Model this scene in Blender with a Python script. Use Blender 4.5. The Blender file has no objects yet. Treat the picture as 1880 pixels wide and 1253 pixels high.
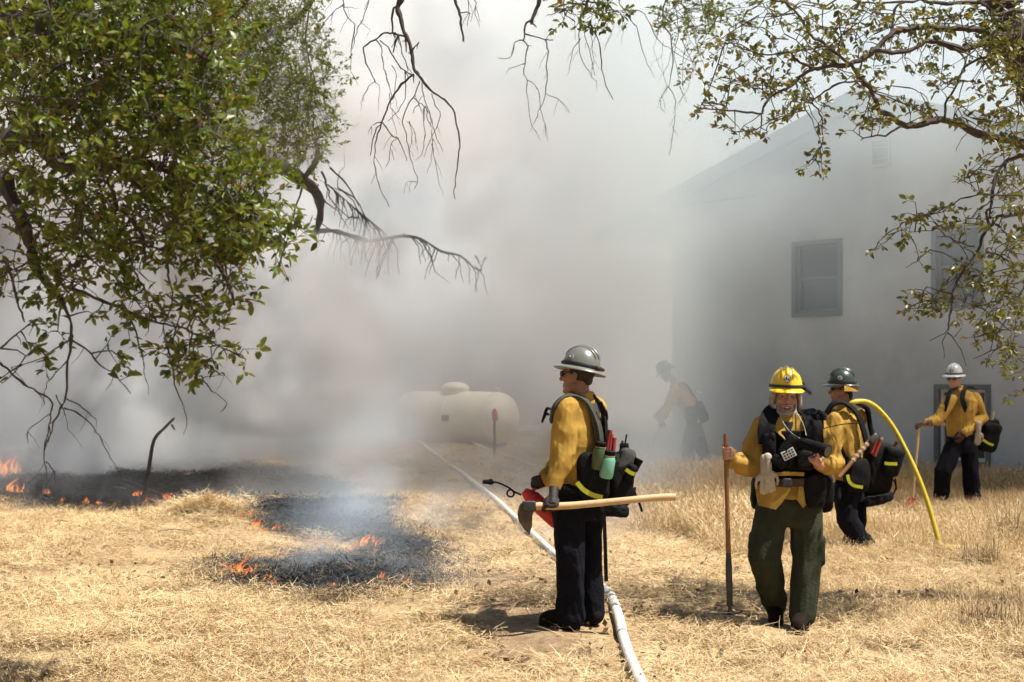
import bpy, math, random
import numpy as np
from mathutils import Vector, Matrix, Euler
R_ = random.Random(7)
S = bpy.context.scene
C = S.collection
V = Vector

# ------------------------------------------------------------------ camera, world, sun, exposure
F = 2611.0      # focal length in photo pixels (50 mm on a 36 mm sensor, 1880 px)
CZ = 1.67       # eye height
HY = 690.0      # photo row of the horizon
cam = bpy.data.cameras.new('camera')
co = bpy.data.objects.new('camera', cam)
C.objects.link(co)
S.camera = co
cam.lens = 50
cam.sensor_width = 36
cam.shift_y = (HY - 626.5) / 1880
cam.clip_end = 3000
co.location = (0, 0, CZ)
co.rotation_euler = (math.pi / 2, 0, 0)
cam.dof.use_dof = True
cam.dof.focus_distance = 9.7
cam.dof.aperture_fstop = 3.2

EL = math.radians(64)
SX, SY = .96, -.28
w = bpy.data.worlds.new('World')
S.world = w
w.use_nodes = True
_nt = w.node_tree
_sk = _nt.nodes.new('ShaderNodeTexSky')
_sk.sky_type = 'NISHITA'
_sk.sun_disc = False
_sk.sun_elevation = EL
_sk.sun_rotation = math.atan2(SX, SY)
_nt.links.new(_sk.outputs[0], _nt.nodes['Background'].inputs[0])
_nt.nodes['Background'].inputs[1].default_value = .05
sl = bpy.data.lights.new('sun', 'SUN')
sl.energy = 5.0
sl.angle = math.radians(.5)
sl.color = (1, .97, .915)
so = bpy.data.objects.new('sun', sl)
C.objects.link(so)
so.rotation_euler = V((SX * math.cos(EL), SY * math.cos(EL), math.sin(EL))).to_track_quat('Z', 'Y').to_euler()
S.view_settings.view_transform = 'Standard'
S.view_settings.look = 'None'
S.view_settings.exposure = 0.95
S.view_settings.gamma = 1.0
S.view_settings.use_curve_mapping = False
cy = S.cycles
cy.volume_bounces = 3
cy.max_bounces = 6
cy.diffuse_bounces = 3
cy.transparent_max_bounces = 8
cy.use_adaptive_sampling = True
cy.adaptive_threshold = .03
cy.use_denoising = True
cy.volume_step_rate = 1.4
cy.volume_max_steps = 160

# ------------------------------------------------------------------ helpers
def sm(a, b, x):
    t = np.clip((x - a) / (b - a), 0, 1)
    return t * t * (3 - 2 * t)

def P(px, py, d):
    """the point at distance d (metres along y) seen at photo pixel px, py"""
    return V(((px - 940) / F * d, d, CZ - (py - HY) / F * d))

def tag(o, label=None, cat=None, group=None, kind=None):
    if label: o['label'] = label
    if cat: o['category'] = cat
    if group: o['group'] = group
    if kind: o['kind'] = kind
    return o

def empty(name, loc, label, cat, group=None):
    o = bpy.data.objects.new(name, None)
    C.objects.link(o)
    o.location = loc
    o.empty_display_size = .1
    return tag(o, label, cat, group)

def link(name, me, parent=None, loc=None):
    o = bpy.data.objects.new(name, me)
    C.objects.link(o)
    if parent is not None: o.parent = parent
    if loc is not None: o.location = loc
    return o

def frame(d):
    d = V(d).normalized()
    u = V((0, 0, 1)) if abs(d.z) < .9 else V((1, 0, 0))
    a = d.cross(u).normalized()
    return a, d.cross(a).normalized()

def smooth_path(pts, k=4):
    pts = [V(p) for p in pts]
    if len(pts) < 3: return pts
    q = [pts[0] * 2 - pts[1]] + pts + [pts[-1] * 2 - pts[-2]]
    out = []
    for i in range(1, len(q) - 2):
        p0, p1, p2, p3 = q[i - 1:i + 3]
        for j in range(k):
            t = j / k
            out.append(.5 * ((2 * p1) + (p2 - p0) * t + (2 * p0 - 5 * p1 + 4 * p2 - p3) * t * t + (3 * p1 - p0 - 3 * p2 + p3) * t ** 3))
    out.append(pts[-1])
    return out

class MB:
    """collects simple closed shapes into one mesh"""
    def __init__(s):
        s.v = []; s.f = []; s.m = []; s.cur = 0
    def mat(s, k):
        s.cur = k
        return s
    def add(s, vs, fs):
        b = len(s.v)
        s.v += [tuple(p) for p in vs]
        s.f += [tuple(i + b for i in f) for f in fs]
        s.m += [s.cur] * len(fs)
    def rings(s, rr, cap=True):
        n = len(rr[0]); vs = [p for r in rr for p in r]; fs = []
        for i in range(len(rr) - 1):
            for j in range(n):
                k = (j + 1) % n
                fs.append((i * n + j, i * n + k, (i + 1) * n + k, (i + 1) * n + j))
        if cap:
            fs.append(tuple(range(n - 1, -1, -1)))
            fs.append(tuple(range((len(rr) - 1) * n, len(rr) * n)))
        s.add(vs, fs)
    def tube(s, pts, rad, n=8, sm_=0, squash=None, cap=True):
        """rad: number or list (interpolated along the path); squash: (direction, factor)"""
        pts = [V(p) for p in pts]
        m = len(pts)
        rl = [rad] * m if isinstance(rad, (int, float)) else list(rad)
        if len(rl) != m: rl = list(np.interp(np.linspace(0, 1, m), np.linspace(0, 1, len(rl)), rl))
        if sm_:
            q = smooth_path(pts, sm_)
            rl = list(np.interp(np.linspace(0, m - 1, len(q)), range(m), rl)); pts = q
        rr = []; a = None
        for i, p in enumerate(pts):
            d = (pts[min(i + 1, len(pts) - 1)] - pts[max(i - 1, 0)])
            d = d.normalized() if d.length > 1e-9 else V((0, 0, 1))
            if a is None: a, b = frame(d)
            else:
                a = (a - d * a.dot(d))
                a = a.normalized() if a.length > 1e-6 else frame(d)[0]
                b = d.cross(a)
            ring = []
            for k in range(n):
                t = 2 * math.pi * k / n
                o = (a * math.cos(t) + b * math.sin(t)) * rl[i]
                if squash:
                    dd = V(squash[0]).normalized()
                    o = o + dd * (o.dot(dd) * (squash[1] - 1))
                ring.append(p + o)
            rr.append(ring)
        s.rings(rr, cap)
    def cap(s, pts, rad, n=10, sm_=0):
        """tube with rounded ends"""
        pts = [V(p) for p in pts]
        rl = [rad] * len(pts) if isinstance(rad, (int, float)) else list(rad)
        s.tube(pts, rl, n, sm_)
        s.ell(pts[0], (rl[0],) * 3, n=n); s.ell(pts[-1], (rl[-1],) * 3, n=n)
    def ell(s, c, r, ax=None, n=12, e=1.0):
        """ellipsoid; e < 1 gives a rounded box"""
        c = V(c)
        ax = ax or (V((1, 0, 0)), V((0, 1, 0)), V((0, 0, 1)))
        def pw(x): return math.copysign(abs(x) ** e, x)
        m = max(4, n // 2 + 1); rr = []
        for i in range(m + 1):
            ph = -math.pi / 2 + math.pi * i / m
            ph = max(-1.5, min(1.5, ph))
            ring = []
            for k in range(n):
                t = 2 * math.pi * (k + .5) / n
                ring.append(c + ax[0] * (r[0] * pw(math.cos(ph)) * pw(math.cos(t))) + ax[1] * (r[1] * pw(math.cos(ph)) * pw(math.sin(t))) + ax[2] * (r[2] * pw(math.sin(ph))))
            rr.append(ring)
        s.rings(rr)
    def rbox(s, c, r, ax=None, n=16, e=.35): s.ell(c, r, ax, n, e)
    def box(s, c, r, ax=None):
        c = V(c); ax = ax or (V((1, 0, 0)), V((0, 1, 0)), V((0, 0, 1)))
        vs = [c + ax[0] * (r[0] * i) + ax[1] * (r[1] * j) + ax[2] * (r[2] * k) for k in (-1, 1) for j in (-1, 1) for i in (-1, 1)]
        s.add(vs, [(0, 2, 3, 1), (4, 5, 7, 6), (0, 1, 5, 4), (2, 6, 7, 3), (0, 4, 6, 2), (1, 3, 7, 5)])
    def loft(s, rows, n=20, e=1.0):
        """rows: (centre, vector to the side, vector to the front)"""
        def pw(x): return math.copysign(abs(x) ** e, x)
        s.rings([[V(c) + V(a) * pw(math.cos(2 * math.pi * k / n)) + V(b) * pw(math.sin(2 * math.pi * k / n)) for k in range(n)] for c, a, b in rows])
    def plate(s, poly, off):
        """flat polygon with thickness along off"""
        poly = [V(p) for p in poly]; off = V(off); n = len(poly)
        vs = [p - off / 2 for p in poly] + [p + off / 2 for p in poly]
        fs = [tuple(range(n - 1, -1, -1)), tuple(range(n, 2 * n))] + [(i, (i + 1) % n, n + (i + 1) % n, n + i) for i in range(n)]
        s.add(vs, fs)
    def mesh(s, name, mats, smooth=True):
        me = bpy.data.meshes.new(name)
        me.from_pydata(s.v, [], s.f)
        mats = mats if isinstance(mats, (list, tuple)) else [mats]
        for m in mats: me.materials.append(m)
        if len(mats) > 1: me.polygons.foreach_set('material_index', s.m)
        if smooth: me.polygons.foreach_set('use_smooth', [True] * len(me.polygons))
        me.update()
        return me
    def build(s, name, mats, parent=None, smooth=True, loc=None):
        import bmesh
        me = s.mesh(name, mats, smooth)
        b = bmesh.new(); b.from_mesh(me); bmesh.ops.recalc_face_normals(b, faces=b.faces); b.to_mesh(me); b.free()
        if smooth: me.set_sharp_from_angle(angle=math.radians(50))
        return link(name, me, parent, loc)

def folds(me, amp, wl, seed=0, stretch=(1, 1, .45)):
    """push vertices along their normals in soft cloth folds"""
    n = len(me.vertices)
    co_ = np.empty(n * 3, np.float32); me.vertices.foreach_get('co', co_); co_ = co_.reshape(-1, 3)
    no = np.empty(n * 3, np.float32); me.vertices.foreach_get('normal', no); no = no.reshape(-1, 3)
    rng = np.random.default_rng(seed)
    p = co_ * np.array(stretch) * (2 * math.pi / wl)
    wv = np.zeros_like(p)
    for k in range(3):
        d = rng.normal(size=3); d /= np.linalg.norm(d)
        wv[:, k] = np.sin(p @ d * .45 + rng.random() * 6)
    q = p + wv * 1.6
    out = np.zeros(n)
    for k in range(5):
        d = rng.normal(size=3); d /= np.linalg.norm(d)
        out += (1 - np.abs(np.sin(q @ d * (.5 + .25 * k) + rng.random() * 6))) * (.9 ** k)
    out = out / 5 - .35
    co_ = co_ + no * (out * amp * 2.2)[:, None]
    me.vertices.foreach_set('co', co_.reshape(-1).astype(np.float32))
    me.update()

def remeshed(mb, name, mat, parent, voxel=.01, smooth=4, fold=None, seed=0):
    """overlapping shapes -> one continuous skin"""
    me = mb.mesh(name, mat, True)
    t = bpy.data.objects.new('tmp', me); C.objects.link(t)
    m = t.modifiers.new('r', 'REMESH'); m.mode = 'VOXEL'; m.voxel_size = voxel; m.use_smooth_shade = True
    if smooth:
        k = t.modifiers.new('s', 'SMOOTH'); k.iterations = smooth; k.factor = .5
    dg = bpy.context.evaluated_depsgraph_get()
    out = bpy.data.meshes.new_from_object(t.evaluated_get(dg))
    bpy.data.objects.remove(t); bpy.data.meshes.remove(me)
    out.name = name
    out.materials.clear(); out.materials.append(mat)
    out.polygons.foreach_set('use_smooth', [True] * len(out.polygons))
    if fold:
        folds(out, fold[0], fold[1], seed)
        if fold[1] > .15: folds(out, fold[0] * .28, fold[1] * .5, seed + 1, (1, 1, .35))
    return link(name, out, parent)

# ------------------------------------------------------------------ materials
def mat(name, col, rough=.7, var=0., scale=20., bump=0., bscale=60., metal=0., spec=.4, col2=None, coat=0.):
    m = bpy.data.materials.new(name); m.use_nodes = True
    nt = m.node_tree; b = nt.nodes['Principled BSDF']
    b.inputs['Base Color'].default_value = (*col, 1)
    b.inputs['Roughness'].default_value = rough
    b.inputs['Metallic'].default_value = metal
    b.inputs['Specular IOR Level'].default_value = spec
    if coat: b.inputs['Coat Weight'].default_value = coat
    if var or col2 or bump:
        tc = nt.nodes.new('ShaderNodeTexCoord')
    if var or col2:
        n = nt.nodes.new('ShaderNodeTexNoise'); n.inputs['Scale'].default_value = scale; n.inputs['Detail'].default_value = 5; n.inputs['Roughness'].default_value = .65
        nt.links.new(tc.outputs['Object'], n.inputs['Vector'])
        r = nt.nodes.new('ShaderNodeValToRGB'); r.color_ramp.elements[0].position = .3; r.color_ramp.elements[1].position = .7
        c2 = col2 or tuple(min(1, c * (1 + var)) for c in col)
        c1 = col if col2 else tuple(c * (1 - var) for c in col)
        r.color_ramp.elements[0].color = (*c1, 1); r.color_ramp.elements[1].color = (*c2, 1)
        nt.links.new(n.outputs['Fac'], r.inputs['Fac']); nt.links.new(r.outputs[0], b.inputs['Base Color'])
    if bump:
        n2 = nt.nodes.new('ShaderNodeTexNoise'); n2.inputs['Scale'].default_value = bscale; n2.inputs['Detail'].default_value = 4
        nt.links.new(tc.outputs['Object'], n2.inputs['Vector'])
        bp = nt.nodes.new('ShaderNodeBump'); bp.inputs['Strength'].default_value = bump; bp.inputs['Distance'].default_value = .01
        nt.links.new(n2.outputs['Fac'], bp.inputs['Height']); nt.links.new(bp.outputs[0], b.inputs['Normal'])
    return m

M = {}
M['shirt'] = mat('yellow_cloth', (.36, .215, .045), .9, .34, 5.5, .15, 45, spec=.1)
M['navy'] = mat('navy_cloth', (.006, .006, .009), .9, .3, 8, .5, 60, spec=.12)
M['green'] = mat('green_cloth', (.034, .037, .022), .9, .2, 8, .5, 60, spec=.12)
M['black'] = mat('black_nylon', (.005, .005, .005), .75, .4, 14, .6, 60, spec=.14)
M['strapgrey'] = mat('grey_webbing', (.055, .055, .045), .8, .3, 40, .5, 200, spec=.2)
M['reflect'] = mat('lime_reflective_tape', (.42, .42, .02), .45, .1, 30)
M['leather'] = mat('brown_leather', (.06, .025, .014), .7, .3, 25, .5, 60)
M['darkglove'] = mat('dark_leather', (.018, .011, .009), .7, .3, 25, .5, 60)
M['greyglove'] = mat('pale_leather', (.36, .31, .24), .8, .2, 25, .5, 60)
M['boot'] = mat('boot_leather', (.014, .009, .006), .9, .3, 20, .4, 60, spec=.1)
M['skin_a'] = mat('tanned_skin', (.26, .125, .075), .5, .12, 30, .15, 120, spec=.35)
M['skin_b'] = mat('ruddy_skin', (.40, .20, .14), .5, .14, 30, .2, 120, spec=.35)
M['hair_dark'] = mat('dark_hair', (.02, .013, .009), .7, .3, 60, .5, 200)
M['hair_white'] = mat('white_hair', (.36, .31, .255), .9, .3, 70, .8, 160, spec=.1)
M['eye'] = mat('eye_white', (.28, .24, .21), .3)
M['iris'] = mat('eye_iris', (.03, .03, .035), .2)
M['lips'] = mat('lips', (.30, .11, .085), .5)
M['teeth'] = mat('teeth', (.55, .50, .42), .4)
M['mouth'] = mat('mouth_dark', (.05, .015, .012), .6)
M['lens'] = mat('dark_lens', (.008, .008, .009), .08, spec=.6)
M['hel_olive'] = mat('olive_grey_helmet', (.14, .14, .115), .32, .06, 6, .08, 40, spec=.5)
M['hel_yellow'] = mat('yellow_helmet', (.70, .46, .02), .30, .07, 7, .08, 40, spec=.5)
M['hel_dark'] = mat('dark_green_helmet', (.035, .042, .034), .28, .1, 7, .05, 40, spec=.5)
M['hel_white'] = mat('pale_grey_helmet', (.42, .43, .42), .35, .1, 7, .05, 40, spec=.5)
M['white'] = mat('white_print', (.6, .6, .58), .5)
M['dark'] = mat('black_print', (.015, .015, .016), .5)
M['brownprint'] = mat('brown_print', (.16, .07, .03), .5)
M['red'] = mat('red_paint', (.50, .025, .02), .4, .2, 15, .1, 40)
M['redpaper'] = mat('red_flare_paper', (.28, .03, .02), .7, .15, 20)
M['wood'] = mat('pale_wood', (.50, .33, .16), .55, .15, 12, .15, 40)
M['woodred'] = mat('red_brown_wood', (.20, .085, .03), .5, .2, 12, .15, 40)
M['rust'] = mat('rusty_steel', (.09, .055, .035), .6, .4, 18, .3, 60, metal=.3)
M['steel'] = mat('dark_steel', (.05, .048, .046), .45, .3, 20, .2, 60, metal=.6)
M['bottle_d'] = mat('dark_green_plastic', (.05, .075, .03), .3, .1, 20)
M['bottle_l'] = mat('pale_green_plastic', (.15, .36, .25), .3, .1, 20)
M['orange'] = mat('orange_plastic', (.45, .12, .05), .5)
M['hose_w'] = mat('pale_canvas_hose', (.55, .52, .46), .85, .15, 30, .4, 150)
M['hose_t'] = mat('tan_canvas_hose', (.52, .38, .2), .85, .15, 30, .4, 150)
M['hose_y'] = mat('yellow_rubber_hose', (.48, .37, .03), .5, .15, 14, .2, 120)
M['bark'] = mat('oak_bark', (.055, .042, .033), .9, .4, 14, 1., 30)
M['barkpale'] = mat('weathered_twig', (.20, .165, .135), .9, .3, 20, .6, 60)
M['char'] = mat('charred_straw', (.012, .012, .013), .9, .5, 10)
M['stucco'] = mat('grey_stucco', (.36, .375, .39), .9, .16, .9, .3, 60, spec=.2)
M['trim'] = mat('grey_green_trim', (.09, .105, .105), .7, .1, 10, .1, 40)
M['sash'] = mat('pale_sash', (.50, .50, .49), .6, .1, 10)
M['screen'] = mat('dark_insect_screen', (.03, .035, .037), .55, .15, 200)
M['glass'] = mat('window_glass', (.03, .04, .045), .06, spec=.6)
M['roof'] = mat('roof_shingle', (.06, .065, .07), .9, .25, 6, .5, 30)
M['tank'] = mat('cream_tank_paint', (.66, .60, .50), .5, .12, 3, .1, 20)

def leaf_mat(name, c1, c2, c3):
    m = bpy.data.materials.new(name); m.use_nodes = True; nt = m.node_tree
    b = nt.nodes['Principled BSDF']; b.inputs['Roughness'].default_value = .42; b.inputs['Specular IOR Level'].default_value = .5
    a = nt.nodes.new('ShaderNodeAttribute'); a.attribute_name = 'tint'
    oi = nt.nodes.new('ShaderNodeObjectInfo')
    ad = nt.nodes.new('ShaderNodeMath'); ad.operation = 'ADD'; nt.links.new(a.outputs['Fac'], ad.inputs[0]); nt.links.new(oi.outputs['Random'], ad.inputs[1])
    fr = nt.nodes.new('ShaderNodeMath'); fr.operation = 'FRACT'; nt.links.new(ad.outputs[0], fr.inputs[0])
    r = nt.nodes.new('ShaderNodeValToRGB'); e = r.color_ramp.elements
    e[0].position = 0; e[0].color = (*c1, 1); e[1].position = .7; e[1].color = (*c2, 1)
    k = e.new(.93); k.color = (*c2, 1); k = e.new(1.); k.color = (*c3, 1)
    nt.links.new(fr.outputs[0], r.inputs['Fac']); nt.links.new(r.outputs[0], b.inputs['Base Color'])
    t = nt.nodes.new('ShaderNodeBsdfTranslucent'); nt.links.new(r.outputs[0], t.inputs['Color'])
    mx = nt.nodes.new('ShaderNodeMixShader'); mx.inputs[0].default_value = .36
    nt.links.new(b.outputs[0], mx.inputs[1]); nt.links.new(t.outputs[0], mx.inputs[2]); nt.links.new(mx.outputs[0], nt.nodes['Material Output'].inputs[0])
    return m
M['leaf_l'] = leaf_mat('green_oak_leaf', (.044, .074, .008), (.155, .185, .018), (.25, .10, .02))
M['leaf_r'] = leaf_mat('olive_oak_leaf', (.055, .066, .014), (.180, .165, .025), (.28, .14, .05))

def straw_mat(name, c1, c2):
    m = bpy.data.materials.new(name); m.use_nodes = True; nt = m.node_tree
    b = nt.nodes['Principled BSDF']; b.inputs['Roughness'].default_value = .6; b.inputs['Specular IOR Level'].default_value = .3
    a = nt.nodes.new('ShaderNodeAttribute'); a.attribute_name = 'tint'
    oi = nt.nodes.new('ShaderNodeObjectInfo')
    x = nt.nodes.new('ShaderNodeMath'); x.operation = 'MULTIPLY_ADD'; nt.links.new(oi.outputs['Random'], x.inputs[0]); x.inputs[1].default_value = .35
    y = nt.nodes.new('ShaderNodeMath'); y.operation = 'MULTIPLY'; nt.links.new(a.outputs['Fac'], y.inputs[0]); y.inputs[1].default_value = .65; nt.links.new(y.outputs[0], x.inputs[2])
    r = nt.nodes.new('ShaderNodeValToRGB'); e = r.color_ramp.elements
    e[0].color = (*c1, 1); e[1].color = (*c2, 1)
    nt.links.new(x.outputs[0], r.inputs['Fac']); nt.links.new(r.outputs[0], b.inputs['Base Color'])
    return m
M['straw'] = straw_mat('dry_straw', (.27, .165, .065), (.75, .56, .30))
M['tallstraw'] = straw_mat('standing_dry_grass', (.38, .25, .11), (.76, .57, .31))
M['weed'] = straw_mat('dry_weed', (.075, .05, .025), (.27, .18, .09))
M['chartuft'] = straw_mat('burnt_grass', (.004, .004, .004), (.05, .048, .046))

# ------------------------------------------------------------------ terrain
_rng = np.random.default_rng(3)
_HW = [(_rng.normal(size=2) * k, _rng.random() * 6.28, a) for k, a in ((.35, .05), (.5, .04), (.9, .025), (1.4, .018), (2.3, .012), (3.4, .008))]
def inside(poly, x, y):
    x = np.asarray(x, float); y = np.asarray(y, float); r = np.zeros(x.shape, bool); n = len(poly); j = n - 1
    for i in range(n):
        xi, yi = poly[i]; xj, yj = poly[j]
        c = ((yi > y) != (yj > y)) & (x < (xj - xi) * (y - yi) / (yj - yi + 1e-12) + xi)
        r ^= c; j = i
    return r
def flat(px, py):
    d = CZ * F / (py - HY)
    return ((px - 940) / F * d, d)
BURN_PX = [q for q in [(-420, 832), (0, 835), (120, 838), (250, 846), (390, 840), (450, 848), (520, 864), (585, 876), (652, 902), (715, 945), (762, 985),
        (800, 1012), (835, 1040), (862, 1066), (810, 1088), (700, 1106), (610, 1112), (520, 1096), (440, 1078), (382, 1054), (400, 1034), (470, 1030),
        (560, 1030), (630, 1022), (655, 1006), (600, 996), (550, 986), (500, 966), (450, 942), (405, 912), (330, 930), (200, 940), (100, 936), (0, 918), (-420, 912)]]
BUMPS = []
def hgt(x, y):
    x = np.asarray(x, float); y = np.asarray(y, float)
    h = np.zeros(np.broadcast(x, y).shape)
    for d, ph, a in _HW: h = h + a * np.sin(d[0] * x + d[1] * y + ph)
    h = h * sm(2, 9, y)
    for x0, y0, sx_, sy_, k in BUMPS: h = h + k * np.exp(-(((x - x0) / sx_) ** 2 + ((y - y0) / sy_) ** 2))
    h = h + .30 * sm(18, 30, y) + .02 * np.maximum(y - 34, 0)
    return h
def hz(x, y): return float(hgt(x, y))
def G(px, py):
    """the point of the ground seen at photo pixel px, py"""
    d = 4.0
    while d < 80:
        p = P(px, py, d)
        if p.z < hz(p.x, p.y): return V((p.x, p.y, hz(p.x, p.y)))
        d += .03
    return P(px, py, 80)
def GD(px, d):
    x = (px - 940) / F * d
    return V((x, d, hz(x, d)))

_h = G(372, 957); HEAP = (_h.x, _h.y)
BUMPS += [(_h.x, _h.y, .4, .45, .13), (_h.x + 1.7, _h.y + 1.6, 1.5, 1.6, .16)]   # raked straw heap, burnt mounds
for _px, _py, _s, _k in ((480, 1062, .28, .07), (560, 1075, .35, .10), (640, 1068, .3, .08), (720, 1070, .35, .09), (530, 935, .5, .13), (600, 905, .6, .16), (640, 950, .5, .12), (700, 985, .4, .09), (470, 905, .5, .13), (120, 900, .6, .12), (230, 885, .6, .13), (40, 890, .5, .10), (330, 885, .5, .10)):
    _q = G(_px, _py); BUMPS.append((_q.x, _q.y, _s, _s * 1.1, _k))
BURN = [tuple(G(*q)[:2]) for q in BURN_PX]
ax_ = np.unique(np.concatenate([np.array([-900, -500, -250, -120, -70, -40, -25, -18]), np.arange(-14, 12.01, .1), np.array([14, 18, 25, 40, 70, 120, 250, 500, 900])]))
ay_ = np.unique(np.concatenate([np.array([-60, -30, -12, -4, 0, 3]), np.arange(5, 32.01, .12), np.array([33, 35, 38, 42, 50, 60, 80, 120, 250, 600, 1500])]))
X, Y = np.meshgrid(ax_, ay_, indexing='ij')
def vnoise2(x, y, s, seed):
    g = np.random.default_rng(seed).random((256, 256)); u = x / s; v = y / s
    i = np.floor(u).astype(int); j = np.floor(v).astype(int); fu = u - i; fv = v - j; fu = fu * fu * (3 - 2 * fu); fv = fv * fv * (3 - 2 * fv)
    q = lambda a, b: g[a % 256, b % 256]
    return (q(i, j) * (1 - fu) + q(i + 1, j) * fu) * (1 - fv) + (q(i, j + 1) * (1 - fu) + q(i + 1, j + 1) * fu) * fv
def burn_at(x, y):
    wx = x + (vnoise2(x, y, .5, 1) - .5) * .5 + (vnoise2(x, y, .17, 2) - .5) * .25
    wy = y + (vnoise2(x, y, .5, 3) - .5) * .5 + (vnoise2(x, y, .17, 4) - .5) * .4
    return (inside(BURN, wx, wy) & (vnoise2(x, y, .42, 71) * .7 + vnoise2(x, y, .15, 72) * .3 < .84)).astype(float)
TALL = [(.7, 60), (.75, 19.5), (1.5, 17.4), (2.0, 13.4), (2.45, 11.8), (2.5, 10.2), (3.1, 9.1), (4.2, 8.4), (9, 8.0), (40, 8), (40, 60)]
Z = hgt(X, Y) + (vnoise2(X, Y, .22, 21) - .5) * .03 * sm(5, 6, Y) * (Y < 32)
me = bpy.data.meshes.new('ground')
nx, ny = X.shape
vs = np.stack([X, Y, Z], -1).reshape(-1, 3)
fs = [(i * ny + j, (i + 1) * ny + j, (i + 1) * ny + j + 1, i * ny + j + 1) for i in range(nx - 1) for j in range(ny - 1)]
me.from_pydata(vs.tolist(), [], fs)
a = me.attributes.new('burn', 'FLOAT', 'POINT'); a.data.foreach_set('value', burn_at(X, Y).reshape(-1).astype(np.float32))
# bare trodden soil by the feet of the men and along the hose
soil = sum(k * np.exp(-(((X - x0) / sx_) ** 2 + ((Y - y0) / sy_) ** 2)) for x0, y0, sx_, sy_, k in
           [(.1, 9.0, .4, 1.5, .75), (.25, 8.2, .3, .6, .5), (-.2, 10.8, .7, .8, .8), (.6, 12, .8, 1.2, .5), (1.4, 9.2, .5, .5, .5), (.3, 14.5, 1.2, 1.6, .5), (-2.6, 9.0, .6, .5, .35), (2, 8.4, .6, .4, .3)])
a = me.attributes.new('soil', 'FLOAT', 'POINT'); a.data.foreach_set('value', np.clip(soil, 0, 1).reshape(-1).astype(np.float32))
me.polygons.foreach_set('use_smooth', [True] * len(me.polygons))
gm = bpy.data.materials.new('straw_ground'); gm.use_nodes = True; nt = gm.node_tree; N = nt.nodes.new; K = nt.links.new
b = nt.nodes['Principled BSDF']; b.inputs['Roughness'].default_value = .95; b.inputs['Specular IOR Level'].default_value = .1
tc = N('ShaderNodeTexCoord')
def noise(scale, det=5, rough=.6):
    n = N('ShaderNodeTexNoise'); n.inputs['Scale'].default_value = scale; n.inputs['Detail'].default_value = det; n.inputs['Roughness'].default_value = rough
    K(tc.outputs['Object'], n.inputs['Vector']); return n.outputs['Fac']
def ramp(src, stops):
    r = N('ShaderNodeValToRGB'); e = r.color_ramp.elements
    e[0].position, e[0].color = stops[0][0], (*stops[0][1], 1); e[1].position, e[1].color = stops[-1][0], (*stops[-1][1], 1)
    for p, c in stops[1:-1]: k = e.new(p); k.color = (*c, 1)
    K(src, r.inputs['Fac']); return r.outputs['Color']
def mix(f, c1, c2):
    m = N('ShaderNodeMix'); m.data_type = 'RGBA'
    K(f, m.inputs['Factor']); K(c1, m.inputs['A']); K(c2, m.inputs['B']); return m.outputs['Result']
def math_(op, x, y):
    m = N('ShaderNodeMath'); m.operation = op; m.use_clamp = op != 'MULTIPLY'
    for k, q in enumerate((x, y)):
        if isinstance(q, (int, float)): m.inputs[k].default_value = q
        else: K(q, m.inputs[k])
    return m.outputs[0]
straw = ramp(noise(26, 8, .75), [(.3, (.14, .085, .04)), (.48, (.38, .26, .13)), (.7, (.60, .45, .26))])
soilc = ramp(noise(9, 8, .7), [(.3, (.17, .105, .055)), (.7, (.42, .29, .165))])
at = N('ShaderNodeAttribute'); at.attribute_name = 'soil'
big = noise(1.3, 4)
sf = math_('MULTIPLY', math_('SUBTRACT', math_('ADD', at.outputs['Fac'], math_('MULTIPLY', noise(7, 5), .9)), .55), 2.2)
c = mix(sf, straw, soilc)
ab = N('ShaderNodeAttribute'); ab.attribute_name = 'burn'
charc = ramp(noise(14, 8, .75), [(.35, (.006, .006, .006)), (.62, (.02, .019, .019)), (.72, (.16, .155, .15))])
bf = math_('MULTIPLY', math_('SUBTRACT', math_('ADD', ab.outputs['Fac'], math_('MULTIPLY', math_('SUBTRACT', noise(12, 6, .7), .5), 1.2)), .38), 5)
c = mix(bf, c, charc)
K(c, b.inputs['Base Color'])
bp = N('ShaderNodeBump'); bp.inputs['Strength'].default_value = .9; bp.inputs['Distance'].default_value = .03; K(noise(22, 8, .75), bp.inputs['Height']); K(bp.outputs[0], b.inputs['Normal'])
me.materials.append(gm); me.update()
ground = link('ground', me); tag(ground, 'dry straw covered ground with a blackened burnt strip', kind='structure')

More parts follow.
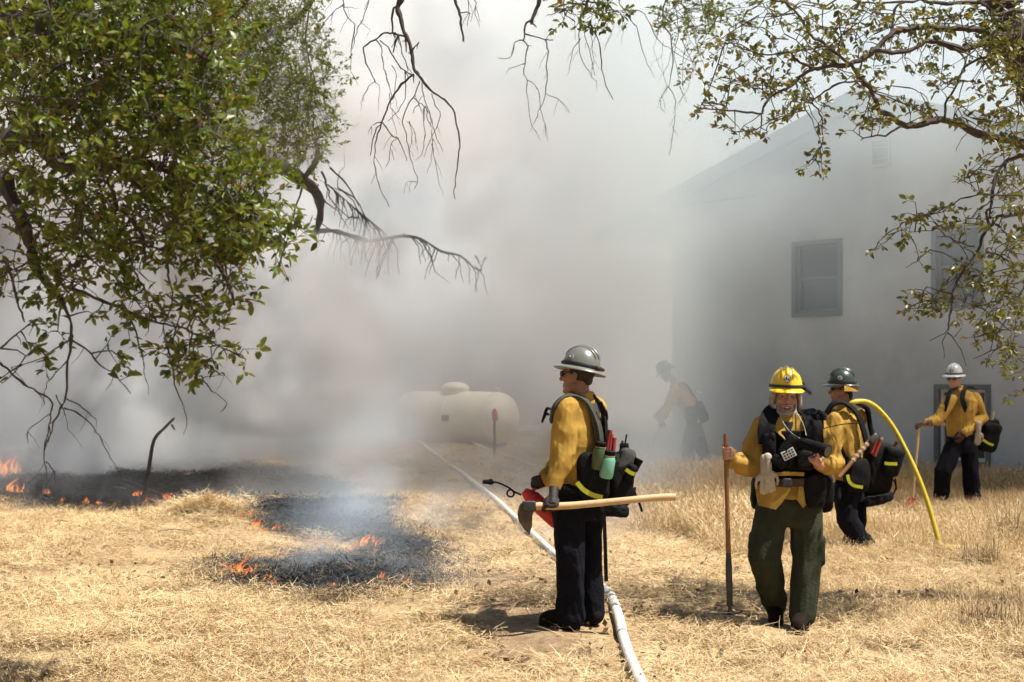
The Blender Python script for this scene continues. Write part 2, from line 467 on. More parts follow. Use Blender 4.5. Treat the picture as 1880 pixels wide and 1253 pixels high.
# ------------------------------------------------------------------ instanced ground cover
def blade_mesh(name, blades, m):
    """blades: list of (points, width, side vector, tint)"""
    vs = []; fs = []; ti = []
    for pts, wd, sd, t in blades:
        b0 = len(vs); k = len(pts)
        for i, p in enumerate(pts):
            ww = wd * (1 - .75 * i / (k - 1)) if not isinstance(wd, list) else wd[i]
            vs += [tuple(V(p) - V(sd) * ww / 2), tuple(V(p) + V(sd) * ww / 2)]; ti += [t, t]
        fs += [(b0 + 2 * i, b0 + 2 * i + 1, b0 + 2 * i + 3, b0 + 2 * i + 2) for i in range(k - 1)]
    me = bpy.data.meshes.new(name); me.from_pydata(vs, [], fs)
    a = me.attributes.new('tint', 'FLOAT', 'POINT'); a.data.foreach_set('value', ti)
    me.materials.append(m); me.update()
    return me
def mat_tuft(seed, n, rad, lmin, lmax, emax, wd, m):
    r = random.Random(seed); bl = []
    for _ in range(n):
        a = r.random() * 6.283; q = rad * math.sqrt(r.random()); x, y = q * math.cos(a), q * math.sin(a)
        h = r.random() * 6.283; L = r.uniform(lmin, lmax); e = r.random() ** 2 * emax; z = r.uniform(0, .045)
        d = V((math.cos(h) * math.cos(e), math.sin(h) * math.cos(e), math.sin(e))); bd = V((r.uniform(-.25, .25), r.uniform(-.25, .25), -.12 * r.random())) * L
        sd = V((-math.sin(h), math.cos(h), r.uniform(-.6, .6))).normalized()
        p0 = V((x, y, z)); pts = [p0, p0 + d * L * .5 + bd * .25, p0 + d * L + bd]
        bl.append((pts, wd * r.uniform(.7, 1.4), sd, r.random()))
    return blade_mesh('straw', bl, m)
def tall_tuft(seed, n, rad, hmin, hmax, lean, wd, m, heads=.5):
    r = random.Random(seed); bl = []
    for _ in range(n):
        a = r.random() * 6.283; q = rad * math.sqrt(r.random()); p0 = V((q * math.cos(a), q * math.sin(a), -.03))
        h = r.random() * 6.283; L = r.uniform(hmin, hmax); ln = r.random() * lean
        o = V((math.cos(h), math.sin(h), 0)); sd = V((-math.sin(h), math.cos(h), 0)); sd = (sd + o * r.uniform(-1, 1)).normalized(); t = r.random()
        pts = [p0 + V((0, 0, L * u)) * (1 - .25 * ln * u) + o * (L * ln * u * u) for u in (0, .4, .75, 1)]
        bl.append((pts, wd * r.uniform(.7, 1.3), sd, t))
        if r.random() < heads:
            d = (pts[3] - pts[2]).normalized(); e = pts[3]; hl = r.uniform(.03, .07)
            bl.append(([e - d * .01, e + d * hl * .4, e + (d + V((0, 0, -.3))) * hl], [.002, wd * 2.0, .001], sd, min(1, t + .25)))
    return blade_mesh('grass', bl, m)

def scatter(name, protos, pts, rot, scl, idx, label, kind='stuff'):
    coll = bpy.data.collections.new(name + '_kinds')
    for i, pm in enumerate(protos):
        o = bpy.data.objects.new('%s_kind_%02d' % (name, i), pm); coll.objects.link(o)
    me = bpy.data.meshes.new(name); me.vertices.add(len(pts)); me.vertices.foreach_set('co', np.asarray(pts, np.float32).reshape(-1))
    for nm, ty, dat, key in (('rot', 'FLOAT_VECTOR', rot, 'vector'), ('scl', 'FLOAT', scl, 'value'), ('idx', 'INT', idx, 'value')):
        at = me.attributes.new(nm, ty, 'POINT'); at.data.foreach_set(key, np.asarray(dat, np.int32 if ty == 'INT' else np.float32).reshape(-1))
    ob = link(name, me)
    ng = bpy.data.node_groups.new(name, 'GeometryNodeTree')
    ng.interface.new_socket('Geometry', in_out='INPUT', socket_type='NodeSocketGeometry'); ng.interface.new_socket('Geometry', in_out='OUTPUT', socket_type='NodeSocketGeometry')
    N = ng.nodes.new; K = ng.links.new
    gi = N('NodeGroupInput'); go = N('NodeGroupOutput'); ci = N('GeometryNodeCollectionInfo'); ci.inputs['Collection'].default_value = coll
    ci.inputs['Separate Children'].default_value = True; ci.inputs['Reset Children'].default_value = True
    ip = N('GeometryNodeInstanceOnPoints'); ip.inputs['Pick Instance'].default_value = True
    def na(n, ty):
        q = N('GeometryNodeInputNamedAttribute'); q.data_type = ty; q.inputs['Name'].default_value = n
        return q.outputs['Attribute']
    er = N('FunctionNodeEulerToRotation'); K(na('rot', 'FLOAT_VECTOR'), er.inputs[0])
    K(gi.outputs[0], ip.inputs['Points']); K(ci.outputs[0], ip.inputs['Instance']); K(na('idx', 'INT'), ip.inputs['Instance Index']); K(er.outputs[0], ip.inputs['Rotation']); K(na('scl', 'FLOAT'), ip.inputs['Scale'])
    K(ip.outputs[0], go.inputs[0])
    md = ob.modifiers.new('scatter', 'NODES'); md.node_group = ng
    return tag(ob, label, kind=kind)

rg = np.random.default_rng(11)
HOSE_PX = [(752, 800), (775, 818), (815, 850), (862, 884), (905, 918), (948, 958), (985, 993), (1022, 1027), (1062, 1052), (1100, 1082), (1122, 1105), (1135, 1140), (1143, 1175), (1155, 1215), (1172, 1255), (1192, 1300)]
HOSE_XY = [tuple(p[:2]) for p in smooth_path([G(*q) for q in HOSE_PX], 6)] + [tuple(G(*q)[:2]) for q in ((1340, 1127), (1330, 1135), (1000, 1152), (1030, 1152), (1060, 1150), (1462, 1157), (1425, 1146), (1440, 1155), (1085, 1145))]
def sample(n, y0, y1, power=1.6, margin=1.12):
    """points of the ground in the wedge the picture can see, denser near"""
    y = y0 + (y1 - y0) * rg.random(n) ** power
    x = (rg.random(n) - .5) * 2 * (.36 * y * margin + .4)
    return x, y
def soil_at(x, y):
    return np.clip(sum(k * np.exp(-(((x - x0) / sx_) ** 2 + ((y - y0) / sy_) ** 2)) for x0, y0, sx_, sy_, k in
           [(.1, 9.0, .4, 1.5, .75), (.25, 8.2, .3, .6, .5), (-.2, 10.8, .7, .8, .8), (.6, 12, .8, 1.2, .5), (1.4, 9.2, .5, .5, .5), (.3, 14.5, 1.2, 1.6, .5), (-2.6, 9.0, .6, .5, .35), (2, 8.4, .6, .4, .3)]), 0, 1)
protos = [mat_tuft(i, 95, .20, .03, .13, .45, .0036, M['straw']) for i in range(6)] + [mat_tuft(20 + i, 80, .16, .03, .10, 1.0, .0036, M['straw']) for i in range(3)] + [mat_tuft(27, 30, .22, .12, .26, .3, .0038, M['straw'])]
x, y = sample(20000, 6.6, 30)
burn = burn_at(x, y) > .5
# (cx, cy, size) dark thin patches where the straw is sparse
thin = vnoise2(x, y, .8, 9) * .6 + vnoise2(x, y, .25, 10) * .4
hx = np.array(HOSE_XY); dist = np.sqrt(((x[:, None] - hx[:, 0]) ** 2 + (y[:, None] - hx[:, 1]) ** 2).min(1))
keep = (dist > .13 + .1 * rg.random(len(x))) & ~burn & ~(inside(TALL, x, y) & (rg.random(len(x)) < .6)) & (rg.random(len(x)) > soil_at(x, y) * .95) & (thin > .27 + .1 * rg.random(len(x)))
x, y = x[keep], y[keep]
n = len(x)
scatter('straw_litter', protos, np.stack([x, y, hgt(x, y)], -1), np.stack([rg.normal(0, .12, n), rg.normal(0, .12, n), rg.random(n) * 6.28], -1), rg.uniform(.7, 1.25, n) * (1 + .25 * sm(12, 25, y)), rg.integers(0, 10, n), 'short trampled straw lying over the ground')
# long grass standing on the right
protos = [tall_tuft(40 + i, 52, .14, .14, .36, .9, .0034, M['tallstraw'], .3) for i in range(5)] + [tall_tuft(60 + i, 40, .17, .08, .24, 1.3, .0034, M['tallstraw'], .12) for i in range(3)]
x = rg.uniform(-.5, 12, 42000); y = 7.8 + 24 * rg.random(42000) ** 1.35
wob = (vnoise2(x, y, .9, 5) - .5) * 1.0
k = inside(TALL, x + wob, y + wob) & (np.abs(x) < .38 * y + .6) & (vnoise2(x, y, .6, 6) > .14)
x, y = x[k], y[k]; n = len(x)
edge = (sm(12.4, 15.5, y) * .35 + .72) * (1 - .45 * sm(2.8, 3.8, x) * sm(14.5, 15.5, y) * (1 - sm(19, 20, y))) * (1 - .45 * sm(2.3, 2.7, x) * (1 - sm(4, 4.6, x)) * sm(10.6, 11.4, y) * (1 - sm(13.8, 14.6, y)))
tall_i = np.where(rg.random(n) < sm(12.4, 15, y) * .9, rg.integers(0, 5, n), rg.integers(5, 8, n))
scatter('tall_dry_grass', protos, np.stack([x, y, hgt(x, y)], -1), np.stack([rg.normal(0, .15, n), rg.normal(0, .15, n), rg.random(n) * 6.28], -1), rg.uniform(.75, 1.15, n) * edge * (.8 + .5 * vnoise2(x, y, 1.2, 8)), tall_i, 'tall pale dry grass standing in front of the house')
# thin standing stalks over the rest
x, y = sample(2600, 9.5, 30, 1.2)
k = (burn_at(x, y) < .5) & ~inside(TALL, x, y) & ((y > 15) | (rg.random(len(x)) < .12)) & ((vnoise2(x, y, .7, 14) > .55) | (rg.random(len(x)) < .1)); x, y = x[k], y[k]; n = len(x)
scatter('sparse_dry_grass', [tall_tuft(80 + i, 9, .15, .08, .24, .9, .004, M['tallstraw'], .4) for i in range(4)], np.stack([x, y, hgt(x, y)], -1), np.stack([rg.normal(0, .1, n), rg.normal(0, .1, n), rg.random(n) * 6.28], -1), rg.uniform(.6, 1.1, n), rg.integers(0, 4, n), 'sparse short dry grass stalks left standing')
# burnt straw
protos = [mat_tuft(100 + i, 60, .18, .015, .075, .8, .008, M['chartuft']) for i in range(4)]
x, y = rg.uniform(-13, 0, 26000), rg.uniform(10, 30, 26000)
k = (burn_at(x, y) > .5) & (np.abs(x) < .38 * y + .5) & (rg.random(len(x)) < np.clip(14 / y, 0, 1) ** 1.2); x, y = x[k], y[k]; n = len(x)
scatter('burnt_grass', protos, np.stack([x, y, hgt(x, y)], -1), np.stack([rg.normal(0, .2, n), rg.normal(0, .2, n), rg.random(n) * 6.28], -1), rg.uniform(.5, 1.2, n), rg.integers(0, 4, n), 'black charred grass behind the line of flames')
# brown singed straw along the edge of the burnt strip
x, y = rg.uniform(-9, 0, 60000), rg.uniform(10, 26, 60000); k0 = burn_at(x, y)
k = sum(burn_at(x + .22 * math.cos(t), y + .3 * math.sin(t)) for t in np.linspace(0, 6.28, 6, endpoint=False)); k = (k > .5) & (k < 5.5) & (rg.random(len(x)) < .75); x, y = x[k][:1100], y[k][:1100]; n = len(x)
scatter('singed_straw', [mat_tuft(140 + i, 50, .15, .03, .13, .8, .005, M['weed']) for i in range(3)], np.stack([x, y, hgt(x, y) + .01], -1), np.stack([rg.normal(0, .2, n), rg.normal(0, .2, n), rg.random(n) * 6.28], -1), rg.uniform(.5, 1.1, n), rg.integers(0, 3, n), 'brown singed straw fringing the burnt strip')
# dead oak leaves
lv = []
for i in range(4):
    r_ = random.Random(i); me = bpy.data.meshes.new('leaf'); L = .04; me.from_pydata([(0, 0, .01), (L * .5, .011, .018), (L * .5, -.012, .006), (L, 0, .012 + .008 * r_.random())], [], [(0, 2, 1), (1, 2, 3)]); at = me.attributes.new('tint', 'FLOAT', 'POINT'); at.data.foreach_set('value', [.3 * i] * 4); me.materials.append(M['weed']); lv.append(me)
x, y = sample(2600, 6.8, 17); k = (burn_at(x, y) < .5) & (vnoise2(x, y, .5, 61) * vnoise2(x, y, 1.7, 62) > .22); x, y = x[k], y[k]; n = len(x)
scatter('leaf_litter', lv, np.stack([x, y, hgt(x, y) + .035], -1), np.stack([rg.normal(0, .5, n), rg.normal(0, .5, n), rg.random(n) * 6.28], -1), rg.uniform(.6, 1.6, n), rg.integers(0, 4, n), 'dead brown oak leaves strewn over the straw')
# heap of raked straw
n = 90; aa = rg.random(n) * 6.28; rr = np.abs(rg.normal(0, .36, n)); x = HEAP[0] + rr * np.cos(aa); y = HEAP[1] + rr * np.sin(aa)
scatter('straw_heap', [mat_tuft(130 + i, 90, .2, .05, .17, .6, .005, M['straw']) for i in range(3)], np.stack([x, y, hgt(x, y) + .06 * rg.random(n)], -1), np.stack([rg.normal(0, .25, n), rg.normal(0, .25, n), rg.random(n) * 6.28], -1), rg.uniform(.7, 1.1, n), rg.integers(0, 3, n), 'small raked heap of straw at the edge of the burnt strip')

# dry weeds on the right, each one a plant of its own
for px, py, hgt_, wid, lab in ((1862, 1000, .6, .45, 'dark brittle weed bush standing in the long grass at the right edge'),
                              (1800, 1035, .30, .22, 'low brown weed in the long grass left of the dark bush'),
                              (1850, 1165, .42, .42, 'brown leafless weed clump nearest the lower right corner'),
                              (1800, 1150, .22, .2, 'small flattened brown weed beside the corner weed clump'),
                              (1245, 945, .18, .22, 'small dark weed tuft right of the pale axe handle end')):
    g = G(px, py)
    o = link('dry_weed', tall_tuft(int(px), 300, wid * .8, hgt_ * .25, hgt_ * 1.1, 1.5, .0042, M['weed'], .25), None, g)
    tag(o, lab, 'weed')

# ------------------------------------------------------------------ house
WA = V((2.92, 25.4, 0)); WD = V((.668, -.744, 0)).normalized(); WN = V((WD.y, -WD.x, 0)).normalized()
if WN.y > 0: WN = -WN
def on_wall(px, py):
    """coordinates along / up the gable wall of what is seen at px, py"""
    k = (px - 940) / F   # x = k*y
    # (WA + t WD): x = k y
    t = (k * WA.y - WA.x) / (WD.x - k * WD.y); y = WA.y + t * WD.y
    return t, CZ - (py - HY) / F * y
house = empty('house', (WA.x, WA.y, 0), 'grey gabled house half hidden by smoke behind the crew', 'house')
def W(t, z, out=0.): return WD * t + WN * out + V((0, 0, z))
PK_T, PK_Z = on_wall(1600, 186)
SL = .315
base = -.1; wl, wr = 0.0, 2 * PK_T; ez = PK_Z - SL * PK_T
BK = -WN * 9.0
wins = []
for nm, (x0, y0, x1, y1) in (('a', (1461, 442, 1553, 582)), ('b', (1717, 413, 1812, 567)), ('c', (1722, 706, 1825, 856))):
    t0, za = on_wall(x0, (y0 + y1) / 2); t1, _ = on_wall(x1, (y0 + y1) / 2)
    tm = (t0 + t1) / 2; ym = WA.y + tm * WD.y
    z1 = CZ - (y0 - HY) / F * ym; z0 = CZ - (y1 - HY) / F * ym
    wins.append((t0, t1, z0, z1))
# wall with real openings: a grid of cells with the openings left out, gable above
ts = sorted({wl, wr, PK_T} | {q for w_ in wins for q in w_[:2]}); zs = sorted({base, ez} | {q for w_ in wins for q in w_[2:] if q < ez} | {w_[3] for w_ in wins})
mb = MB(); TH = .18
def roofz(t): return PK_Z - SL * abs(t - PK_T) - .04
for i in range(len(ts) - 1):
    for j in range(len(zs)):
        ta, tb = ts[i], ts[i + 1]; z0 = zs[j]; tc_, zc = (ta + tb) / 2, z0 + .01
        if any(w_[0] < tc_ < w_[1] and w_[2] <= zc < w_[3] for w_ in wins): continue
        za, zb = (zs[j + 1], zs[j + 1]) if j + 1 < len(zs) else (roofz(ta), roofz(tb))
        za = min(za, roofz(ta)); zb = min(zb, roofz(tb))
        if za <= z0 and zb <= z0: continue
        mb.plate([W(ta, z0), W(tb, z0), W(tb, max(zb, z0 + .001)), W(ta, max(za, z0 + .001))], WN * TH)
o = mb.build('wall', M['stucco'], house, False)
mb = MB()
for t in (wl + .09, wr - .09):
    mb.plate([W(t, base) - WN * .1, W(t, base) + BK, W(t, ez - .06) + BK, W(t, ez - .06) - WN * .1], WD * .18)
mb.plate([W(wl + .2, base) + BK, W(wr - .2, base) + BK, W(wr - .2, ez) + BK, W(PK_T, PK_Z - .1) + BK, W(wl + .2, ez) + BK], WN * .18)
mb.build('side_wall', M['stucco'], house, False)
for i, (t0, t1, z0, z1) in enumerate(wins):
    fr = MB(); fw = .075
    for (a0, a1, b0, b1) in ((t0, t0 + fw, z0, z1), (t1 - fw, t1, z0, z1), (t0 + fw, t1 - fw, z1 - fw, z1), (t0 + fw, t1 - fw, z0, z0 + fw)):
        fr.box(W((a0 + a1) / 2, (b0 + b1) / 2, .05), ((a1 - a0) / 2, .07, (b1 - b0) / 2), (WD, WN, V((0, 0, 1))))
    wo = fr.build('window', M['trim'], house, False)
    s2 = MB(); f2 = .045; a, b_ = fw + .002, f2
    m = (z0 + z1) / 2
    for (a0, a1, b0, b1) in ((t0 + a, t0 + a + b_, z0 + a, z1 - a), (t1 - a - b_, t1 - a, z0 + a, z1 - a), (t0 + a + b_, t1 - a - b_, z1 - a - b_, z1 - a), (t0 + a + b_, t1 - a - b_, z0 + a, z0 + a + b_), (t0 + a + b_, t1 - a - b_, m - .02, m + .02)):
        s2.box(W((a0 + a1) / 2, (b0 + b1) / 2, .02), ((a1 - a0) / 2, .03, (b1 - b0) / 2), (WD, WN, V((0, 0, 1))))
    s2.build('sash', M['sash'] if i == 2 else M['trim'], wo, False)
    for (b0, b1, q) in ((z0 + a + b_ + .003, m - .023, -.005), (m + .023, z1 - a - b_ - .003, .012)):
        g = MB(); g.box(W((t0 + t1) / 2, (b0 + b1) / 2, q), ((t1 - t0) / 2 - a - b_ - .003, .004, (b1 - b0) / 2), (WD, WN, V((0, 0, 1))))
        g.build('pane', M['screen'] if i == 2 else M['glass'], wo, False)
# roof: two slabs with overhangs, fascia boards on the gable
OV, FT = 1.65, .45
for sgn in (-1, 1):
    mb = MB(); tl = PK_T + OV
    e0 = W(PK_T, PK_Z) + WN * FT; e1 = W(PK_T + sgn * tl, PK_Z - SL * tl) + WN * FT
    q = BK - WN * (FT + .5); up = V((0, 0, .09)); 
    mb.plate([e0 + up, e1 + up, e1 + q + up, e0 + q + up], V((0, 0, .12)))
    mb.build('roof', M['roof'], house, False)
    mb = MB(); dz = V((0, 0, -.1)); 
    mb.plate([e0 + V((0, 0, .02)), e1 + V((0, 0, .02)), e1 + dz * 1.4, e0 + dz * 1.4], WN * .045)
    mb.build('fascia', M['trim'], house, False)
# porch on the left under the long eave: posts, beam and gable infill
mb = MB()
mb.plate([W(-1.5, ez - SL * 1.5 - .05), W(-.003, ez - SL * 1.5 - .05), W(-.003, ez - .06), W(-1.5, ez - SL * 1.5 - .045)], WN * .1)
mb.build('porch_gable', M['trim'], house, False)
for dd in (4.2,):
    mb = MB(); mb.box(W(-1.45, (ez - SL * 1.5 - .055 + base) / 2) - WN * dd, (.07, .07, (ez - SL * 1.5 - .055 - base) / 2), (WD, WN, V((0, 0, 1)))); mb.build('porch_post', M['trim'], house, False)
# gable vent with louvres
t0, _ = on_wall(1606, 280); t1, _ = on_wall(1642, 280); ym = WA.y + (t0 + t1) / 2 * WD.y; z1 = CZ - (254 - HY) / F * ym; z0 = CZ - (308 - HY) / F * ym
vf = MB()
for (a0, a1, b0, b1) in ((t0, t0 + .04, z0, z1), (t1 - .04, t1, z0, z1), (t0 + .04, t1 - .04, z1 - .04, z1), (t0 + .04, t1 - .04, z0, z0 + .04)):
    vf.box(W((a0 + a1) / 2, (b0 + b1) / 2, .115), ((a1 - a0) / 2, .022, (b1 - b0) / 2), (WD, WN, V((0, 0, 1))))
vo = vf.build('vent', M['stucco'], house, False)
lm = MB(); lm.box((0, 0, 0), ((t1 - t0) / 2 - .042, .004, .024), (WD, (WN + V((0, 0, -1))).normalized(), (WN + V((0, 0, 1))).normalized())); lme = lm.mesh('louvre', M['stucco'], False)
for i in range(7):
    link('louvre', lme, vo, W((t0 + t1) / 2, z0 + .07 + i * (z1 - z0 - .12) / 6, .115))
# bent steel wall bracket with a round end above the rear man
t0, z0 = on_wall(1490, 712); lb = MB(); lb.tube([W(t0 - .12, z0 + .05, .1), W(t0 - .05, z0 + .02, .18), W(t0 + .1, z0 - .1, .16)], .025, 8, 3); lb.ell(W(t0 - .12, z0 + .05, .12), (.05, .05, .05)); lb.build('tap', M['steel'], house)

# ------------------------------------------------------------------ propane tank
TD = 28.5; c0 = P(836, 752, TD); gz = hz(c0.x, TD)
ta = V((.86, -.5, 0)).normalized(); tr = .52; tL = 1.38
tank = empty('propane_tank', (c0.x, TD, gz), 'cream propane tank lying in the smoke left of the house', 'tank')
cz = .02 + tr
mb = MB(); rr = []
for u in np.concatenate([[-1, -.995, -.97, -.93, -.87, -.8], np.linspace(-.7, .7, 5), [.8, .87, .93, .97, .995, 1]]):
    e = max(0., (abs(u) - .72) / .28); r = tr * math.sqrt(max(.0004, 1 - e * e))
    b1, b2 = V((0, 0, 1)), ta.cross(V((0, 0, 1)))
    rr.append([ta * (u * tL) + V((0, 0, cz)) + (b1 * math.cos(k / 24 * 6.283) + b2 * math.sin(k / 24 * 6.283)) * r for k in range(24)])
mb.rings(rr); mb.build('shell', M['tank'], tank)
for u in (-.71, 0, .71):
    mb = MB(); b1, b2 = V((0, 0, 1)), ta.cross(V((0, 0, 1))); mb.tube([ta * (u * tL) + V((0, 0, cz)) + (b1 * math.cos(t) + b2 * math.sin(t)) * (tr + .001) for t in np.linspace(0, 6.2832, 33)], .007, 5, cap=False); mb.build('weld_seam', M['tank'], tank)
mb = MB(); mb.tube([V((0, 0, cz + tr - .06)), V((0, 0, cz + tr + .06))], .27, 24); mb.ell((0, 0, cz + tr + .06), (.28, .28, .13), n=24); mb.build('dome_lid', M['tank'], tank)
for sg in (-1, 1):
    mb = MB(); mb.box(ta * (sg * .9) + V((0, 0, .0)), (.12, .3, .06), (ta, ta.cross(V((0, 0, 1))), V((0, 0, 1)))); mb.build('foot', M['steel'], tank)
    mb = MB(); p0 = ta * (sg * .95) + V((0, 0, cz + tr - .02)); mb.tube([p0 - ta * .06, p0 - ta * .05 + V((0, 0, .09)), p0 + ta * .05 + V((0, 0, .09)), p0 + ta * .06], .014, 6); mb.build('lifting_lug', M['tank'], tank)
mb = MB(); p0 = ta * .15 - ta.cross(V((0, 0, 1))) * 0 + V((0, 0, cz)); nrm = V((-.6, -.8, 0)).normalized(); mb.box(p0 + nrm * (tr + .002), (.09, .004, .06), (ta, nrm, V((0, 0, 1)))); mb.build('data_plate', M['steel'], tank)
pp = GD(908, 25.5)
post = empty('marker_post', pp, 'thin steel post with a red wrapped top by the tank', 'post')
mb = MB(); mb.tube([(0, 0, -.05), (0, 0, .85)], .024, 8); mb.build('pole', M['steel'], post)
mb = MB(); mb.tube([(0, 0, .62), (.01, 0, .68), (0, 0, .78), (0, 0, .84)], [.03, .055, .05, .03], 8, 3); mb.build('red_ribbon', M['red'], post)

# ------------------------------------------------------------------ hoses
def hose(name, px, r, m, label, lift=.85):
    pts = []
    for q in px:
        g = G(*q[:2]); pts.append(g + V((0, 0, r * lift + (q[2] if len(q) > 2 else 0))))
    pts = smooth_path(pts, 8)
    pts = [V((p.x, p.y, max(p.z, hz(p.x, p.y) + r * .6))) for p in pts]
    mb = MB(); mb.tube(pts, r, 10)
    return mb, pts
mb, pts = hose('fire_hose', HOSE_PX, .036, M['hose_w'], '')
o = mb.build('fire_hose', M['hose_w']); tag(o, 'pale canvas fire hose snaking past the feet of the front man', 'hose')
k = min(range(len(pts)), key=lambda i: abs((pts[i].y) - 8.95)); d = (pts[k + 1] - pts[k]).normalized()
mb = MB(); mb.tube([pts[k] - d * .008, pts[k] + d * .008], .0375, 12); mb.build('stripe', M['dark'], o)
mb, pts = hose('second_hose', [(800, 788), (845, 806), (905, 833), (960, 853), (1015, 870), (1075, 890), (1120, 900)], .03, M['hose_t'], '')
tag(mb.build('fire_hose', M['hose_t']), 'thin tan fire hose half hidden by smoke behind the front man', 'hose')

# ------------------------------------------------------------------ smoke
def fbm(shape, base, octs=4, seed=0, stretch=(1, 1, 1)):
    rng = np.random.default_rng(seed); out = np.zeros(shape, np.float32); amp = 1; tot = 0
    for o in range(octs):
        n = [max(2, int(math.ceil(s / (base * st / 2 ** o))) + 2) for s, st in zip(shape, stretch)]
        g = rng.random(n).astype(np.float32)
        for ax in range(3):
            t = np.arange(shape[ax]) / (base * stretch[ax] / 2 ** o); i = np.floor(t).astype(int); f = t - i; f = f * f * (3 - 2 * f)
            sh = [1, 1, 1]; sh[ax] = -1; f = f.reshape(sh)
            g = np.take(g, i, axis=ax) * (1 - f) + np.take(g, i + 1, axis=ax) * f
        out += g * amp; tot += amp; amp *= .6
    return out / tot
def volume(name, lo, hi, vox, fn, m, label):
    n = [int(round((h - l) / vox)) for l, h in zip(lo, hi)]
    ax = [l + vox * np.arange(k + 1) for l, k in zip(lo, n)]
    X, Y, Z = np.meshgrid(*ax, indexing='ij'); D = fn(X, Y, Z).astype(np.float32)
    ny, nz = D.shape[1:]
    me = bpy.data.meshes.new(name); me.vertices.add(D.size); me.vertices.foreach_set('co', np.stack([X, Y, Z], -1).reshape(-1).astype(np.float32))
    at = me.attributes.new('dens', 'FLOAT', 'POINT'); at.data.foreach_set('value', D.reshape(-1))
    ob = link(name, me)
    ng = bpy.data.node_groups.new(name, 'GeometryNodeTree')
    ng.interface.new_socket('Geometry', in_out='INPUT', socket_type='NodeSocketGeometry'); ng.interface.new_socket('Geometry', in_out='OUTPUT', socket_type='NodeSocketGeometry')
    N = ng.nodes.new; K = ng.links.new
    gi = N('NodeGroupInput'); go = N('NodeGroupOutput'); pos = N('GeometryNodeInputPosition')
    sub = N('ShaderNodeVectorMath'); sub.operation = 'SUBTRACT'; K(pos.outputs[0], sub.inputs[0]); sub.inputs[1].default_value = lo
    sc = N('ShaderNodeVectorMath'); sc.operation = 'SCALE'; K(sub.outputs[0], sc.inputs[0]); sc.inputs['Scale'].default_value = 1 / vox
    sep = N('ShaderNodeSeparateXYZ'); K(sc.outputs[0], sep.inputs[0])
    def mm(op, a, b):
        q = N('ShaderNodeMath'); q.operation = op
        for k, v in enumerate((a, b)):
            if v is None: continue
            if isinstance(v, (int, float)): q.inputs[k].default_value = v
            else: K(v, q.inputs[k])
        return q.outputs[0]
    r = [mm('MINIMUM', mm('MAXIMUM', mm('ROUND', sep.outputs[k], None), 0), D.shape[k] - 1) for k in range(3)]
    idx = mm('ADD', mm('MULTIPLY', mm('ADD', mm('MULTIPLY', r[0], ny), r[1]), nz), r[2])
    na = N('GeometryNodeInputNamedAttribute'); na.data_type = 'FLOAT'; na.inputs['Name'].default_value = 'dens'
    si = N('GeometryNodeSampleIndex'); si.data_type = 'FLOAT'; si.domain = 'POINT'
    K(gi.outputs[0], si.inputs['Geometry']); K(na.outputs['Attribute'], si.inputs['Value']); K(idx, si.inputs['Index'])
    vc = N('GeometryNodeVolumeCube'); vc.inputs['Min'].default_value = lo; vc.inputs['Max'].default_value = hi
    for k, a in enumerate('XYZ'): vc.inputs['Resolution ' + a].default_value = D.shape[k]
    K(si.outputs[0], vc.inputs['Density'])
    s_ = N('GeometryNodeSetMaterial'); s_.inputs['Material'].default_value = m; K(vc.outputs[0], s_.inputs[0]); K(s_.outputs[0], go.inputs[0])
    ob.modifiers.new('smoke', 'NODES').node_group = ng
    me.materials.append(m)
    return tag(ob, label, kind='stuff')
def smoke_mat(name, col, absorb):
    m = bpy.data.materials.new(name); m.use_nodes = True; nt = m.node_tree; nt.nodes.clear()
    out = nt.nodes.new('ShaderNodeOutputMaterial'); vs = nt.nodes.new('ShaderNodeVolumeScatter'); at = nt.nodes.new('ShaderNodeAttribute'); at.attribute_name = 'density'
    vs.inputs['Color'].default_value = (*col, 1); vs.inputs['Anisotropy'].default_value = 0.
    nt.links.new(at.outputs['Fac'], vs.inputs['Density'])
    if absorb:
        va = nt.nodes.new('ShaderNodeVolumeAbsorption'); va.inputs['Color'].default_value = (*absorb[:3], 1)
        mu = nt.nodes.new('ShaderNodeMath'); mu.operation = 'MULTIPLY'; mu.inputs[1].default_value = absorb[3]; nt.links.new(at.outputs['Fac'], mu.inputs[0]); nt.links.new(mu.outputs[0], va.inputs['Density'])
        ad = nt.nodes.new('ShaderNodeAddShader'); nt.links.new(vs.outputs[0], ad.inputs[0]); nt.links.new(va.outputs[0], ad.inputs[1]); nt.links.new(ad.outputs[0], out.inputs['Volume'])
    else: nt.links.new(vs.outputs[0], out.inputs['Volume'])
    return m
SMOKE_ON = True
